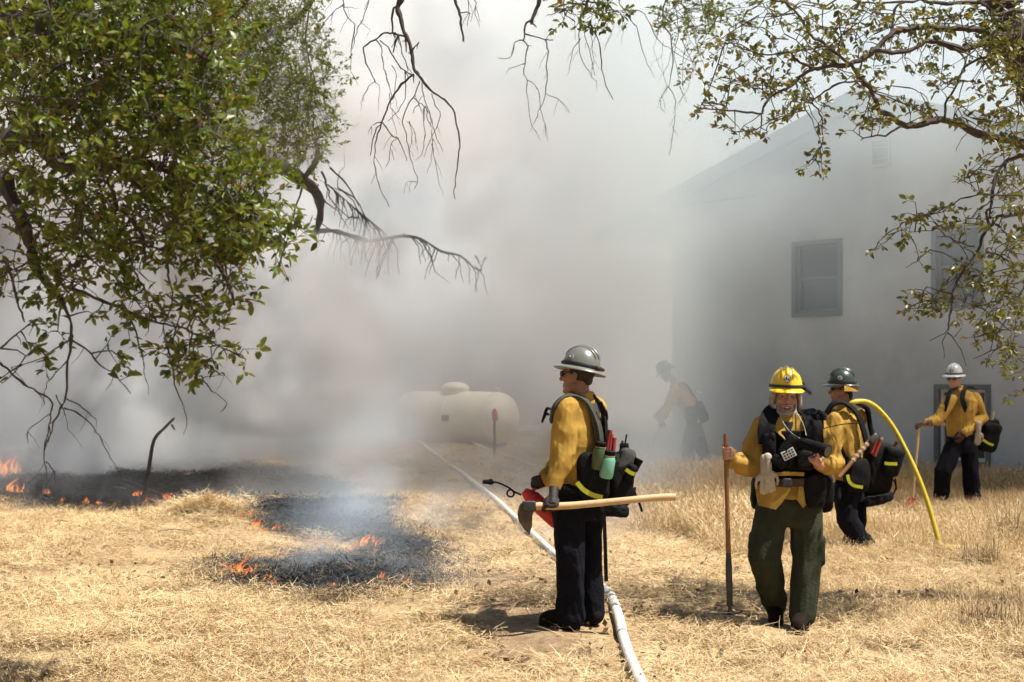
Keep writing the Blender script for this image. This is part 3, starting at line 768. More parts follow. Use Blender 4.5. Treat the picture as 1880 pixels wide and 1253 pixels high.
def main_smoke(X, Y, Z, part='thick'):
    if part == 'thin': X0 = X
    n = fbm(X.shape, 15, 5, 3); n2 = fbm(X.shape, 9, 3, 8); n3 = fbm(X.shape, 12, 4, 15, (1, 1, 1.6))
    U = X * 26 / np.maximum(Y, 8)
    right = 1 - sm(-.5, 4.2, U + (n3 - .5) * 3)
    hole = np.exp(-((U + .9) / 1.5) ** 2) * (1 - sm(1.3, 2.6, Z)) * (1 - sm(28.2, 30, Y))
    fr = 25.5 + 3.1 * sm(-5, -1.2, U + (n3 - .5) * 2)
    A = sm(0, 2.6, Y - fr + 12 * (n - .5)) * (.02 + .98 * right) * (.10 + 2.0 * sm(.45, .58, n)) * .7 * (1 - .8 * hole)
    H = sm(16.5, 21, Y) * np.exp(-((U - 2.5 - (n3 - .5) * 1.4) / 1.1) ** 2) * .44 * (.65 + .7 * sm(.4, .6, n2)) * (1 - sm(25.5, 26.5, Y)) * (1 - .5 * sm(4, 8, Z))
    B = sm(21.5, 24.5, Y + 6 * (n2 - .5)) * (1 - sm(1.6, 4.2, Z + 3 * (n - .5))) * (1 - sm(-3.4, -.2, X + 1.5 * (n3 - .5))) * (.12 + 1.3 * sm(.40, .6, n3)) * .5
    D = sm(14.5, 20, Y) * sm(.2, 5.5, Z + (n3 - .5) * 2 + .25 * (2.5 - X)) * (.45 + 1.1 * sm(.42, .6, n)) * sm(-2, 1.5, X) * .135
    E = sm(19.3, 22.5, Y + 2 * (n2 - .5)) * (1 - sm(.6, 2.6, X + (n3 - .5) * 3)) * sm(-5, -2.5, X) * .085 * (1 - .65 * hole) * (.08 + 1.9 * sm(.44, .6, n3))
    nf = fbm(X.shape, 10, 5, 51, (1.1, 1, .9)); nb = fbm(X.shape, 25, 2, 57)
    cov = .60 - .16 * (nb - .3)
    PF_ = sm(cov, cov + .055, nf)
    A = A + PF_ * sm(18.5, 20.5, Y) * (1 - sm(24, 26, Y)) * (1 - sm(-.2, 1.6, U)) * sm(-9, -4.5, U + .35 * Z) * (1 - sm(6, 10, Z)) * 1.5 * (1 - .9 * np.exp(-((U + .9) / 1.2) ** 2) * (1 - sm(1.6, 2.6, Z)))
    D = D + PF_ * sm(16, 18, Y) * (1 - sm(22, 24, Y)) * sm(-1, 2, U) * sm(2.2, 3.6, Z + .3 * (2.5 - U)) * .14
    A = A + sm(.44, .58, nf) * np.exp(-np.clip(Z - .25, 0, None) / .45) * sm(16, 17.5, Y) * (1 - sm(22, 24, Y)) * sm(-10, -8, X) * (1 - sm(-1.5, .8, X)) * .22
    edge = sm(0, 1.5, X + 14) * sm(0, 1.5, 12 - X) * sm(0, 1, 38 - Y) * sm(0, 1.5, 12.5 - Z)
    if part == 'thin': return np.clip((D + H) * edge * sm(0, .8, X + 3), 0, None)
    return np.clip((A + B + E) * edge, 0, None)
def low_smoke(X, Y, Z):
    n = fbm(X.shape, 12, 4, 33, (1.8, 1, 1)); n2 = fbm(X.shape, 5, 3, 38, (1.5, 1, 1.4))
    x = X; y = Y - .2
    bn = inside(BURN, x, y).astype(np.float32)
    # soften and drift to the right
    k = int(round(1.1 / .12))
    acc = np.zeros_like(bn); tot = 0
    for s in range(0, 3 * k):
        wt = math.exp(-s / (1.1 * k)); acc[s:] += (bn[:-s] if s else bn) * wt; tot += wt
    bn = acc / tot
    for _ in range(3):
        q = bn.copy(); q[:, 1:-1] = (bn[:, :-2] + bn[:, 1:-1] * 2 + bn[:, 2:]) / 4; bn = q
    h = .34 + .4 * sm(11, 17, Y)
    d = bn * sm(.46, .62, n * .6 + n2 * .4) * 1.5 * np.exp(-np.clip(Z, 0, None) / h) * sm(10.2, 11.2, Y) * (1.45 + .6 * sm(12.5, 15, Y))
    edge = sm(0, .6, X + 6.5) * sm(0, .6, 1.9 - X) * sm(0, .4, 17 - Y) * sm(0, .5, 2.4 - Z) * sm(0, .3, Y - 10)
    return d * edge
if SMOKE_ON:
    SM = smoke_mat('smoke', (.96, .938, .905), (.9, .885, .84, .2))
    volume('smoke', (-14, 14, -.3), (12, 38, 12.7), .2, main_smoke, SM, 'thick grey beige wood smoke drifting over the field')
    ST = smoke_mat('thin_smoke', (.76, .89, 1.0), (.86, .95, 1.0, .6))
    volume('thin_smoke', (-3, 14, -.3), (12, 28, 12.7), .2, lambda X, Y, Z: main_smoke(X, Y, Z, 'thin'), ST, 'thin bluish smoke veiling the house')
    volume('ground_smoke', (-6.6, 9.9, -.1), (2, 17.1, 2.5), .12, low_smoke, ST, 'thin blue wisps of smoke lying over the burnt grass')

# ------------------------------------------------------------------ flames
fm = bpy.data.materials.new('flame'); fm.use_nodes = True; nt = fm.node_tree; nt.nodes.clear(); N = nt.nodes.new; K = nt.links.new
out = N('ShaderNodeOutputMaterial'); em = N('ShaderNodeEmission'); tr_ = N('ShaderNodeBsdfTransparent'); mx = N('ShaderNodeMixShader')
at = N('ShaderNodeAttribute'); at.attribute_name = 'tint'; r = N('ShaderNodeValToRGB'); e = r.color_ramp.elements
e[0].color = (1, .45, .10, 1); e[1].color = (.80, .11, .015, 1); e[0].position = .1; e[1].position = .9
K(at.outputs['Fac'], r.inputs[0]); K(r.outputs[0], em.inputs[0]); em.inputs[1].default_value = .85
lw = N('ShaderNodeLayerWeight'); lw.inputs[0].default_value = .35
tc = N('ShaderNodeTexCoord'); nz_ = N('ShaderNodeTexNoise'); nz_.inputs['Scale'].default_value = 22; nz_.inputs['Detail'].default_value = 3; K(tc.outputs['Object'], nz_.inputs['Vector'])
a1 = N('ShaderNodeMath'); a1.operation = 'SUBTRACT'; a1.inputs[0].default_value = 1.25; K(lw.outputs['Facing'], a1.inputs[1])
a2 = N('ShaderNodeMath'); a2.operation = 'MULTIPLY'; a2.use_clamp = True; K(a1.outputs[0], a2.inputs[0]); K(nz_.outputs['Fac'], a2.inputs[1])
a3 = N('ShaderNodeMath'); a3.operation = 'MULTIPLY'; a3.use_clamp = True; a3.inputs[1].default_value = .85; K(a2.outputs[0], a3.inputs[0])
K(a3.outputs[0], mx.inputs[0]); K(tr_.outputs[0], mx.inputs[1]); K(em.outputs[0], mx.inputs[2]); K(mx.outputs[0], out.inputs[0])
def flame_mesh(seed, n, h, wd):
    r = random.Random(seed); mb = MB(); ti = []
    mb.ell((0, 0, -.03), (wd * 1.9, wd * .9, .10), n=10); ti += [.75] * len(mb.v)
    for _ in range(n):
        x, y = r.gauss(0, wd), r.gauss(0, wd * .5); L = h * r.uniform(.2, 1.1) ** 1.4; lean = r.uniform(-.25, .6)
        pts = []; rad = []
        b0 = len(mb.v)
        for k in range(6):
            u = k / 5; pts.append(V((x + lean * L * u * u + .1 * L * math.sin(u * 5 + x * 40) * u, y + .07 * L * math.sin(u * 6 + y * 50), L * u - .02)))
            rad.append(max(.002, L * r.uniform(.06, .13) * (1 - u) ** .7 * (.6 + .9 * u if u < .4 else 1)))
        mb.tube(pts, rad, 7, squash=((0, 1, 0), .6))
        for k in range(6): ti += [k / 5] * 7
    me = mb.mesh('flame', fm)
    a = me.attributes.new('tint', 'FLOAT', 'POINT'); a.data.foreach_set('value', ti)
    return me
FL = [(2, 800, 55, 'tall orange flames rising at the far left of the burning grass', None),
      (6, 872, 75, 'large orange flame at the left edge above the burnt strip', None),
      (20, 903, 60, 'yellow orange flame where the left edge meets the straw', None)]
ga, gb, gc = 'flames along the far edge of the burnt strip', 'flames on the near burnt patch', 'flames at the bend of the burnt strip'
la, lb, lc = 'low orange flame licking the straw along the far burnt strip', 'orange flame burning on the near black patch', 'small flame in the smoke at the bend of the burnt strip'
for px, py, s in ((85, 907, 22), (112, 926, 16), (155, 924, 15), (178, 926, 12), (215, 928, 10), (252, 912, 24), (268, 926, 22), (285, 930, 12), (302, 922, 20), (345, 872, 12), (362, 866, 10), (395, 866, 8)): FL.append((px, py, s, la, ga))
for px, py, s in ((408, 1046, 16), (424, 1052, 22), (442, 1056, 40), (452, 1058, 30), (432, 1058, 20), (490, 1066, 14), (500, 1076, 12), (615, 1076, 14), (622, 1088, 10), (700, 1060, 12), (745, 1072, 8), (785, 1072, 9), (690, 1086, 9), (560, 1085, 9)): FL.append((px, py, s, lb, gb))
for px, py, s in ((440, 952, 16), (455, 948, 14), (466, 968, 16), (480, 976, 12), (505, 974, 16), (545, 990, 13), (572, 994, 14), (600, 998, 12), (652, 1006, 22), (672, 1002, 24), (690, 1008, 18), (475, 920, 9), (640, 1014, 12)): FL.append((px, py, s, lc, gc))
UNIQ = {(85, 907): 'small flame just right of the tall flames at the left edge', (252, 912): 'wide flame on the far burnt strip just left of the straw heap', (345, 872): 'faint flame glowing in smoke behind the straw heap, leftmost of three', (362, 866): 'faint flame glowing in smoke behind the straw heap, middle of three', (395, 866): 'faint flame glowing in smoke behind the straw heap, rightmost of three',
        (302, 922): 'flame licking the left foot of the straw heap', (442, 1056): 'largest flame on the near black patch, close to its left tip', (408, 1046): 'small flame at the very left tip of the near black patch', (785, 1072): 'tiny flame at the right end of the near black patch', (560, 1085): 'tiny flame on the front rim of the near black patch left of its middle', (690, 1086): 'tiny flame on the front rim of the near black patch right of its middle',
        (475, 920): 'lone small flame high on the smoking black slope', (672, 1002): 'largest flame where the burnt strip bends towards the near patch', (652, 1006): 'flame just left of the largest one at the bend of the burnt strip', (690, 1008): 'flame just right of the largest one at the bend of the burnt strip', (440, 952): 'flame at the right foot of the straw heap'}
FL = [(a_, b_, s_, UNIQ.get((a_, b_), l_), g_) for a_, b_, s_, l_, g_ in FL]
fkinds = [flame_mesh(i, 14, 1., .30) for i in range(5)]
for i, (px, py, s, lab, grp) in enumerate(FL):
    if py > 850: g = G(px, py)
    else: g = GD(px, 21.5)
    o = link('flame', fkinds[i % 5], None, g)
    k = s / F * g.y * (.46 if i < 3 else R_.uniform(.45, 1.1)); o.scale = (k * R_.uniform(1.2, 2.4), k, k)
    o.rotation_euler = (0, 0, R_.uniform(-.6, .6)); tag(o, lab, 'flame', grp)

# ------------------------------------------------------------------ sticks on the ground
def stick(pts, r, label, m='bark', side=None):
    mb = MB(); mb.tube(pts, [r, r * .8, r * .5], 7, 3)
    if side: mb.tube(side, [r * .6, r * .3], 6)
    o = mb.build('stick', M[m]); return tag(o, label, 'stick')
g = G(205, 952); stick([g - V((0, 0, .03)), g + V((.03, 0, .09)), g + V((.09, 0, .2))], .012, 'short dark stick poking out of the straw at the left')
a, b = P(283, 808, 19), P(320, 768, 19); stick([GD(262, 19.3), a.lerp(GD(262, 19.3), .4), a, (a + b) / 2 + V((.01, 0, .02)), b], .03, 'forked dead stick leaning in the smoke above the flames', side=[(a + b) / 2 + V((.1, 0, .06)), P(321, 790, 19)])
a, b = G(222, 897), G(300, 914); stick([a + V((0, 0, .12)), (a + b) / 2 + V((0, 0, .08)), b + V((0, 0, .03))], .03, 'charred curved branch lying on the burnt strip')
a, b = G(100, 962), G(125, 963); stick([a + V((0, 0, .03)), (a + b) / 2 + V((0, 0, .04)), b + V((0, 0, .03))], .014, 'small brown stick lying flat in the straw at the far left')
a, b = G(290, 985), G(352, 982); stick([a + V((0, 0, .05)), (a + b) / 2 + V((0, 0, .06)), b + V((0, 0, .03))], .009, 'thin pale stalk lying across the straw below the heap', 'barkpale')

# ------------------------------------------------------------------ oaks
def leaf_proto(r, L):
    """one folded oak leaf along +x"""
    wd = L * r.uniform(.42, .58); f = r.uniform(.1, .35) * wd; c = r.uniform(-.25, .12) * L
    v = [(0, 0, 0), (L * .45, wd / 2, f), (L * .45, -wd / 2, f), (L, 0, c), (L * .5, 0, c * .2), (L * .8, wd * .33, f * .7 + c * .6), (L * .8, -wd * .33, f * .7 + c * .6)]
    return v, [(0, 4, 1), (0, 2, 4), (4, 3, 5, 1), (4, 2, 6, 3)]
class Tree:
    def __init__(s, name, loc, label, cat, leafmat, barkmat, L, seed):
        s.r = random.Random(seed); s.o = empty(name, loc, label, cat); s.loc = V(loc); s.nodes = []; s.lm = leafmat; s.bm = barkmat; s.L = L
        s.tw = MB(); s.lv = []; s.lf = []; s.lt = []; s.single = []; s.protos = None
    def limb(s, pts, r0, r1, name='branch', n=7, wig=0.0, reg=True):
        pts = [V(p) for p in pts]
        if wig: pts = [p + V((s.r.gauss(0, wig), s.r.gauss(0, wig * 1.5), s.r.gauss(0, wig))) for p in pts]
        q = smooth_path(pts, 3)
        if n <= 6 and len(q) > 2:
            q = [q[0]] + [p + V((s.r.gauss(0, 1), s.r.gauss(0, 1), s.r.gauss(0, 1))) * min(.02, .10 * (q[i + 1] - q[i]).length) for i, p in enumerate(q[1:-1], 1)] + [q[-1]]
        mb = MB(); mb.tube([p - s.loc for p in q], list(np.linspace(r0, r1, len(q)) * (1 + .12 * np.array([s.r.gauss(0, 1) for _ in q]))), n)
        mb.build(name, M[s.bm], s.o)
        if reg:
            for a, b in zip(q, q[1:]):
                k = max(1, int((b - a).length / .06))
                s.nodes += [a.lerp(b, i / k) for i in range(k)]
        return q
    def twig(s, pts, r0, r1, n=4):
        s.tw.tube([V(p) - s.loc for p in pts], list(np.linspace(r0, r1, len(pts))), n)
    def clump(s, p, n, size, r=.004, single=False, maxlink=2.5):
        """a leafy twig at p joined to the nearest branch"""
        p = V(p); rr = s.r
        if s.nodes:
            A = np.array(s.nodes_np) if hasattr(s, 'nodes_np') else None
            D = ((s.arr[:s.cnt] - np.array(p)) ** 2).sum(1); k = int(D.argmin()); q = V(s.arr[k]); dist = math.sqrt(D[k])
            if dist < maxlink:
                m = max(2, int(dist / .12)); pts = []
                for i in range(m + 1):
                    u = i / m; w_ = math.sin(u * math.pi) * dist * .12
                    pts.append(q.lerp(p, u) + V((rr.gauss(0, 1), rr.gauss(0, 1), rr.gauss(.4, 1))) * w_ * .4)
                s.twig(pts, min(.012, r + dist * .004), r * .6)
                s.addn(pts)
            d0 = (p - q).normalized() if dist > 1e-3 else V((0, 0, -1))
        else: d0 = V((0, 0, -1))
        d0 = (d0 + V((rr.gauss(0, .5), rr.gauss(0, .5), rr.gauss(-.1, .5)))).normalized()
        e = p + d0 * size
        s.twig([p, p.lerp(e, .5) + V((rr.gauss(0, .08), rr.gauss(0, .08), rr.gauss(0, .08))) * size, e], r * .6, r * .3, 3)
        for i in range(n):
            u = rr.random() ** .6; c = p.lerp(e, u)
            a = rr.random() * 6.283; el = rr.gauss(.1, .55)
            x = (V((math.cos(a) * math.cos(el), math.sin(a) * math.cos(el), math.sin(el))) + d0 * .7).normalized()
            z = (V((rr.gauss(0, .6), rr.gauss(0, .6), 1))); y = z.cross(x).normalized(); z = x.cross(y)
            L = s.L * rr.uniform(.6, 1.25)
            mtx = Matrix((x, y, z)).transposed()
            c = c + x * (.006)
            if single and len(s.single) < 300: s.single.append((c, mtx, L)); continue
            v, f = leaf_proto(rr, L); b = len(s.lv); t = rr.random()
            s.lv += [tuple(mtx @ V(q_) + c - s.loc) for q_ in v]; s.lf += [tuple(k + b for k in g_) for g_ in f]; s.lt += [t] * len(v)
    def start(s):
        s.arr = np.zeros((400000, 3), np.float32); s.cnt = 0; s.addn(s.nodes)
    def addn(s, pts):
        k = len(pts); s.arr[s.cnt:s.cnt + k] = np.array([tuple(p) for p in pts], np.float32); s.cnt += k
    def finish(s, name='foliage'):
        if s.tw.v: tag(s.tw.build('twigs', M[s.bm], s.o), kind='stuff')
        if s.lv:
            me = bpy.data.meshes.new(name); me.from_pydata(s.lv, [], s.lf); a = me.attributes.new('tint', 'FLOAT', 'POINT'); a.data.foreach_set('value', s.lt)
            me.materials.append(M[s.lm]); me.update(); tag(link(name, me, s.o), kind='stuff')
        if s.single:
            kinds = []
            for i in range(8):
                v, f = leaf_proto(random.Random(i), 1.); me = bpy.data.meshes.new('leaf'); me.from_pydata(v, [], f); me.materials.append(M[s.lm]); me.update(); kinds.append(me)
            for i, (c, m, L) in enumerate(s.single):
                o = link('leaf', kinds[i % 8], s.o); o.matrix_local = Matrix.Translation(c - s.loc) @ m.to_4x4() @ Matrix.Scale(L, 4)
def c_(sc, ox, oy, pts): return [(ox + x / sc, oy + y / sc) for x, y in pts]
def D3(px, d0, d1=None):
    d1 = d0 if d1 is None else d1; n = len(px)
    return [P(x, y, d0 + (d1 - d0) * i / max(1, n - 1)) for i, (x, y) in enumerate(px)]
def blob(t, cx, cy_, rx, ry, n, d0, d1, nl, size, single=False, maxlink=2.5):
    for _ in range(n):
        a = t.r.random() * 6.283; q = math.sqrt(t.r.random())
        t.clump(P(cx + rx * q * math.cos(a), cy_ + ry * q * math.sin(a), t.r.uniform(d0, d1)), t.r.randint(nl - 3, nl + 3), size * t.r.uniform(.7, 1.2), single=single, maxlink=maxlink)

# --- far oak with its trunk standing in the smoke
tx = GD(338, 26)
T = Tree('oak_tree', tx, 'large oak whose trunk and low limb stand in the smoke', 'tree', 'leaf_l', 'bark', .055, 5)
T.limb([tx + V((0, 0, -.2)), P(336, 640, 26), P(334, 500, 25.6), P(345, 380, 24.5), P(362, 230, 23), P(372, 110, 22), P(378, 0, 21.5), P(380, -120, 21.5)], .36, .22, 'trunk', 14, .01)
l1 = T.limb([P(366, 330, 22.6), P(400, 318, 22), P(430, 300, 21.5), P(465, 282, 21), P(500, 292, 20.5), P(535, 318, 20), P(556, 330, 19.7)], .14, .09)
T.limb([P(548, 326, 19.8), P(565, 338, 20.3), P(584, 360, 21.), P(588, 395, 21.8), P(580, 428, 22.4)], .08, .05)
T.limb([P(580, 425, 22.4), P(610, 424, 22.7), P(640, 432, 23), P(672, 443, 23), P(700, 440, 23), P(740, 434, 23), P(775, 440, 23), P(810, 462, 23), P(845, 470, 23), P(870, 492, 23), P(885, 497, 23)], .038, .012)
for q in ([(872, 470), (880, 482), (884, 498)], [(892, 472), (886, 486), (882, 500)], [(675, 440), (650, 432), (630, 445), (625, 460), (640, 485)], [(770, 440), (790, 470), (800, 500), (825, 520)], [(700, 438), (690, 415), (665, 395), (640, 360), (610, 345), (585, 330)], [(660, 400), (640, 400), (630, 420)], [(620, 345), (650, 365), (672, 400), (680, 415)], [(740, 433), (742, 428)], [(590, 360), (620, 390), (640, 420)]):
    T.limb(D3(q, 22.8), .014, .004, n=5)
for k in range(46):
    x = T.r.uniform(575, 880); y = np.interp(x, [575, 610, 640, 672, 700, 740, 775, 810, 845, 880], [400, 424, 432, 443, 440, 434, 440, 462, 470, 494]); L = T.r.uniform(15, 75); a = T.r.uniform(-.7, .9); T.twig([P(x, y, 23), P(x + L * .4 * math.sin(a) + 4, y + L * .35, 23), P(x + L * .6 * math.sin(a), y + L * .7, 23.1), P(x + L * .75 * math.sin(a), y + L, 23.1)], .009, .004)
for k in range(40):
    x = T.r.uniform(590, 690); y = np.interp(x, [590, 690], [330, 415]); L = T.r.uniform(20, 80); a = T.r.uniform(-.3, 1.2); T.twig([P(x, y, 22.8), P(x + L * .5 * math.sin(a) + 3, y + L * .4, 22.8), P(x + L * .8 * math.sin(a), y + L, 22.8)], .008, .004)
T.limb(c_(2.505, 560, 0, []) or D3([(556, 330), (575, 305), (583, 285), (578, 255), (560, 190), (565, 140), (555, 80), (560, 0)], 19.6), .05, .012)
T.limb(D3([(380, 120), (430, 110), (480, 70), (540, 40), (575, 0)], 21, 18.5), .1, .03)
T.limb(D3([(370, 200), (430, 190), (500, 150), (560, 150), (600, 180)], 21.5, 18.5), .09, .02)
T.limb(D3([(362, 240), (300, 190), (230, 160), (150, 120), (60, 100)], 22, 19), .1, .03)
T.limb(D3([(375, 60), (300, 30), (200, -20)], 21.5, 19), .1, .03)
T.limb(D3([(420, 110), (410, 60), (440, 20), (470, -30)], 20.5, 18), .07, .03)
for q in ([(566, 0), (562, 60), (568, 110), (580, 150), (578, 178)], [(580, 105), (600, 120), (615, 128)], [(590, 315), (600, 340), (610, 370), (640, 400)], [(606, 308), (640, 340), (660, 380)], [(560, 330), (545, 370), (540, 400), (545, 430)]):
    T.limb(D3(q, 18.5), .016, .005, n=5)
T.start()
for b in ((470, 60, 90, 75, 190), (520, 110, 75, 95, 220), (560, 200, 50, 75, 130), (530, 240, 70, 50, 100), (470, 190, 80, 80, 110), (440, 90, 60, 90, 110), (500, 20, 70, 40, 80), (200, 100, 200, 110, 110), (330, 60, 80, 70, 50), (60, 230, 60, 80, 30), (560, 280, 35, 25, 25), (590, 215, 22, 25, 16), (420, 270, 60, 40, 25)):
    blob(T, *b, 17, 21, 16, .30, maxlink=5)
for b in ((590, 95, 22, 50, 14), (615, 135, 25, 18, 9), (575, 30, 16, 25, 6)): blob(T, *b, 17.5, 18.5, 10, .2, maxlink=5)
for b in ((620, 240, 25, 14, 6),): blob(T, *b, 22, 23, 8, .25, maxlink=5)
T.finish()

# --- near oak on the left; its trunk is outside the frame
tx = GD(-420, 9.5)
T = Tree('oak_tree', tx, 'near oak on the left with branches of green leaves hanging into view', 'tree', 'leaf_l', 'bark', .051, 6)
T.limb([tx + V((0, 0, -.2)), P(-420, 700, 9.5), P(-400, 400, 9.4), P(-380, 150, 9.2), P(-380, -200, 9)], .28, .18, 'trunk', 12)
T.limb([P(-395, 330, 9.3), P(-250, 290, 8.6), P(-120, 270, 8), P(0, 263, 7.5), P(42, 251, 7.4), P(75, 258, 7.3), P(100, 290, 7.2), P(130, 303, 7.1), P(190, 305, 7), P(225, 298, 6.9), P(300, 310, 6.8), P(360, 330, 6.7)], .09, .018)
T.limb([P(-385, 200, 9.2), P(-200, 120, 8), P(-40, 60, 7), P(80, 40, 6.6), P(200, 50, 6.4), P(330, 80, 6.2), P(400, 120, 6.2)], .09, .015)
T.limb([P(-385, 120, 9.2), P(-200, -30, 7.6), P(0, -60, 6.8), P(200, -40, 6.6), P(380, 0, 6.6)], .09, .02)
T.limb([P(-395, 420, 9.3), P(-200, 420, 8), P(-60, 400, 7.2), P(0, 330, 6.9), P(14, 350, 6.8), P(35, 395, 6.7), P(45, 420, 6.6), P(58, 458, 6.6), P(62, 485, 6.5), P(85, 520, 6.4), P(117, 558, 6.3)], .06, .013)
dn = 6.3
for px, r0, r1 in (([(70, 255), (68, 200), (66, 170), (80, 140), (110, 120), (160, 90), (205, 62)], .02, .012), ([(85, 262), (95, 285), (125, 305), (170, 320), (205, 345), (215, 380), (240, 400), (262, 440), (267, 480)], .022, .01),
       ([(117, 558), (129, 592), (130, 620), (127, 661), (120, 730), (113, 747), (100, 777), (81, 829)], .012, .004),
       ([(134, 530), (163, 541), (192, 553), (220, 565), (240, 577), (271, 587), (295, 594), (330, 600), (370, 615), (410, 640), (440, 652)], .014, .005),
       ([(237, 400), (261, 431), (269, 451), (295, 458), (330, 470)], .012, .006), ([(297, 400), (305, 441), (309, 486), (311, 517), (317, 547), (300, 600), (315, 655)], .010, .004),
       ([(192, 493), (220, 520), (256, 561)], .009, .004), ([(237, 475), (250, 506), (266, 534), (275, 565), (273, 600)], .009, .004),
       ([(237, 582), (254, 623), (263, 661), (267, 695)], .008, .003), ([(302, 620), (314, 661), (319, 692), (329, 730), (343, 768)], .008, .003),
       ([(370, 690), (388, 716), (417, 740)], .006, .003), ([(372, 694), (395, 689), (412, 689)], .004, .002), ([(0, 480), (14, 486), (24, 527), (36, 565), (45, 592)], .012, .006),
       ([(125, 626), (82, 654), (20, 675)], .007, .003), ([(122, 664), (93, 695), (81, 718)], .006, .002), ([(129, 623), (154, 640), (185, 671), (209, 688), (240, 723)], .008, .003),
       ([(118, 730), (144, 743), (161, 757), (177, 772)], .006, .002), ([(118, 750), (141, 757), (165, 777), (182, 801), (197, 830), (203, 842)], .006, .002), ([(103, 726), (118, 753), (124, 788)], .006, .002),
       ([(-30, 645), (0, 666), (21, 685), (45, 705), (69, 721), (94, 735), (93, 760), (91, 784), (81, 829)], .010, .004), ([(93, 760), (62, 782), (51, 793), (51, 815)], .005, .002),
       ([(81, 829), (82, 850), (86, 880)], .004, .002), ([(84, 848), (98, 866), (100, 880)], .004, .002), ([(262, 471), (255, 500), (285, 520)], .005, .002), ([(40, 420), (70, 425), (75, 470)], .006, .003),
       ([(0, 640), (30, 615), (60, 590)], .008, .004), ([(150, 450), (140, 500), (175, 540)], .006, .003), ([(500, 450), (510, 480), (525, 510)], .004, .002), ([(495, 445), (478, 465)], .004, .002)):
    T.limb([P(x, y, dn - .1 * i / len(px)) for i, (x, y) in enumerate(px)], r0 * .62, r1 * .7, n=6)
    for _ in range(2):
        k = T.r.randrange(1, len(px)); x, y = px[k]; L = T.r.uniform(12, 40); a = T.r.uniform(-1, 1); T.twig([P(x, y, dn), P(x + L * .5 * math.sin(a) + 3, y + L * .5, dn), P(x + L * math.sin(a), y + L, dn)], r1 * .7, r1 * .3)
# branches above feeding the lower clusters
T.limb(D3([(300, 310), (380, 350), (440, 380), (500, 400), (545, 420)], 6.8, 6.8), .02, .006)
T.limb(D3([(205, 300), (290, 370), (340, 420), (380, 460), (420, 520), (430, 560)], 6.8, 6.4), .02, .006)
T.start()
for b in ((130, 90, 160, 110, 210), (310, 110, 120, 110, 170), (90, 240, 110, 90, 90), (250, 250, 120, 80, 120), (360, 240, 70, 70, 75), (60, 30, 90, 50, 70), (250, 20, 120, 40, 70), (390, 40, 40, 50, 24)):
    blob(T, *b[:4], int(b[4] * 1.08), 5.8, 8, 13, .16)
for b in ((110, 380, 110, 70, 45), (260, 380, 110, 70, 52), (390, 370, 80, 60, 60), (460, 350, 50, 40, 22)):
    blob(T, *b[:4], int(b[4] * 1.2), 5.9, 7.4, 12, .14)
for b in ((500, 420, 42, 38, 26), (450, 395, 45, 30, 24), (395, 450, 55, 40, 26), (340, 440, 35, 30, 14), (415, 520, 28, 40, 14), (105, 490, 60, 50, 22), (200, 470, 55, 50, 18), (30, 470, 28, 50, 9), (230, 520, 25, 25, 6)):
    blob(T, *b, 6, 6.8, 10, .13)
for b in ((290, 560, 40, 26, 9), (365, 585, 50, 36, 18), (375, 645, 42, 30, 13), (445, 652, 12, 14, 3), (335, 670, 35, 18, 5), (310, 640, 20, 25, 4), (235, 600, 20, 20, 4), (200, 635, 18, 25, 4), (165, 570, 12, 12, 2), (108, 535, 26, 24, 8), (48, 600, 14, 10, 2), (55, 640, 12, 18, 3), (80, 672, 10, 6, 1), (8, 700, 8, 12, 2), (95, 615, 16, 12, 2), (210, 700, 10, 6, 1), (250, 500, 14, 20, 3)):
    blob(T, *b, 6.1, 6.5, 8, .09, True)
T.finish()

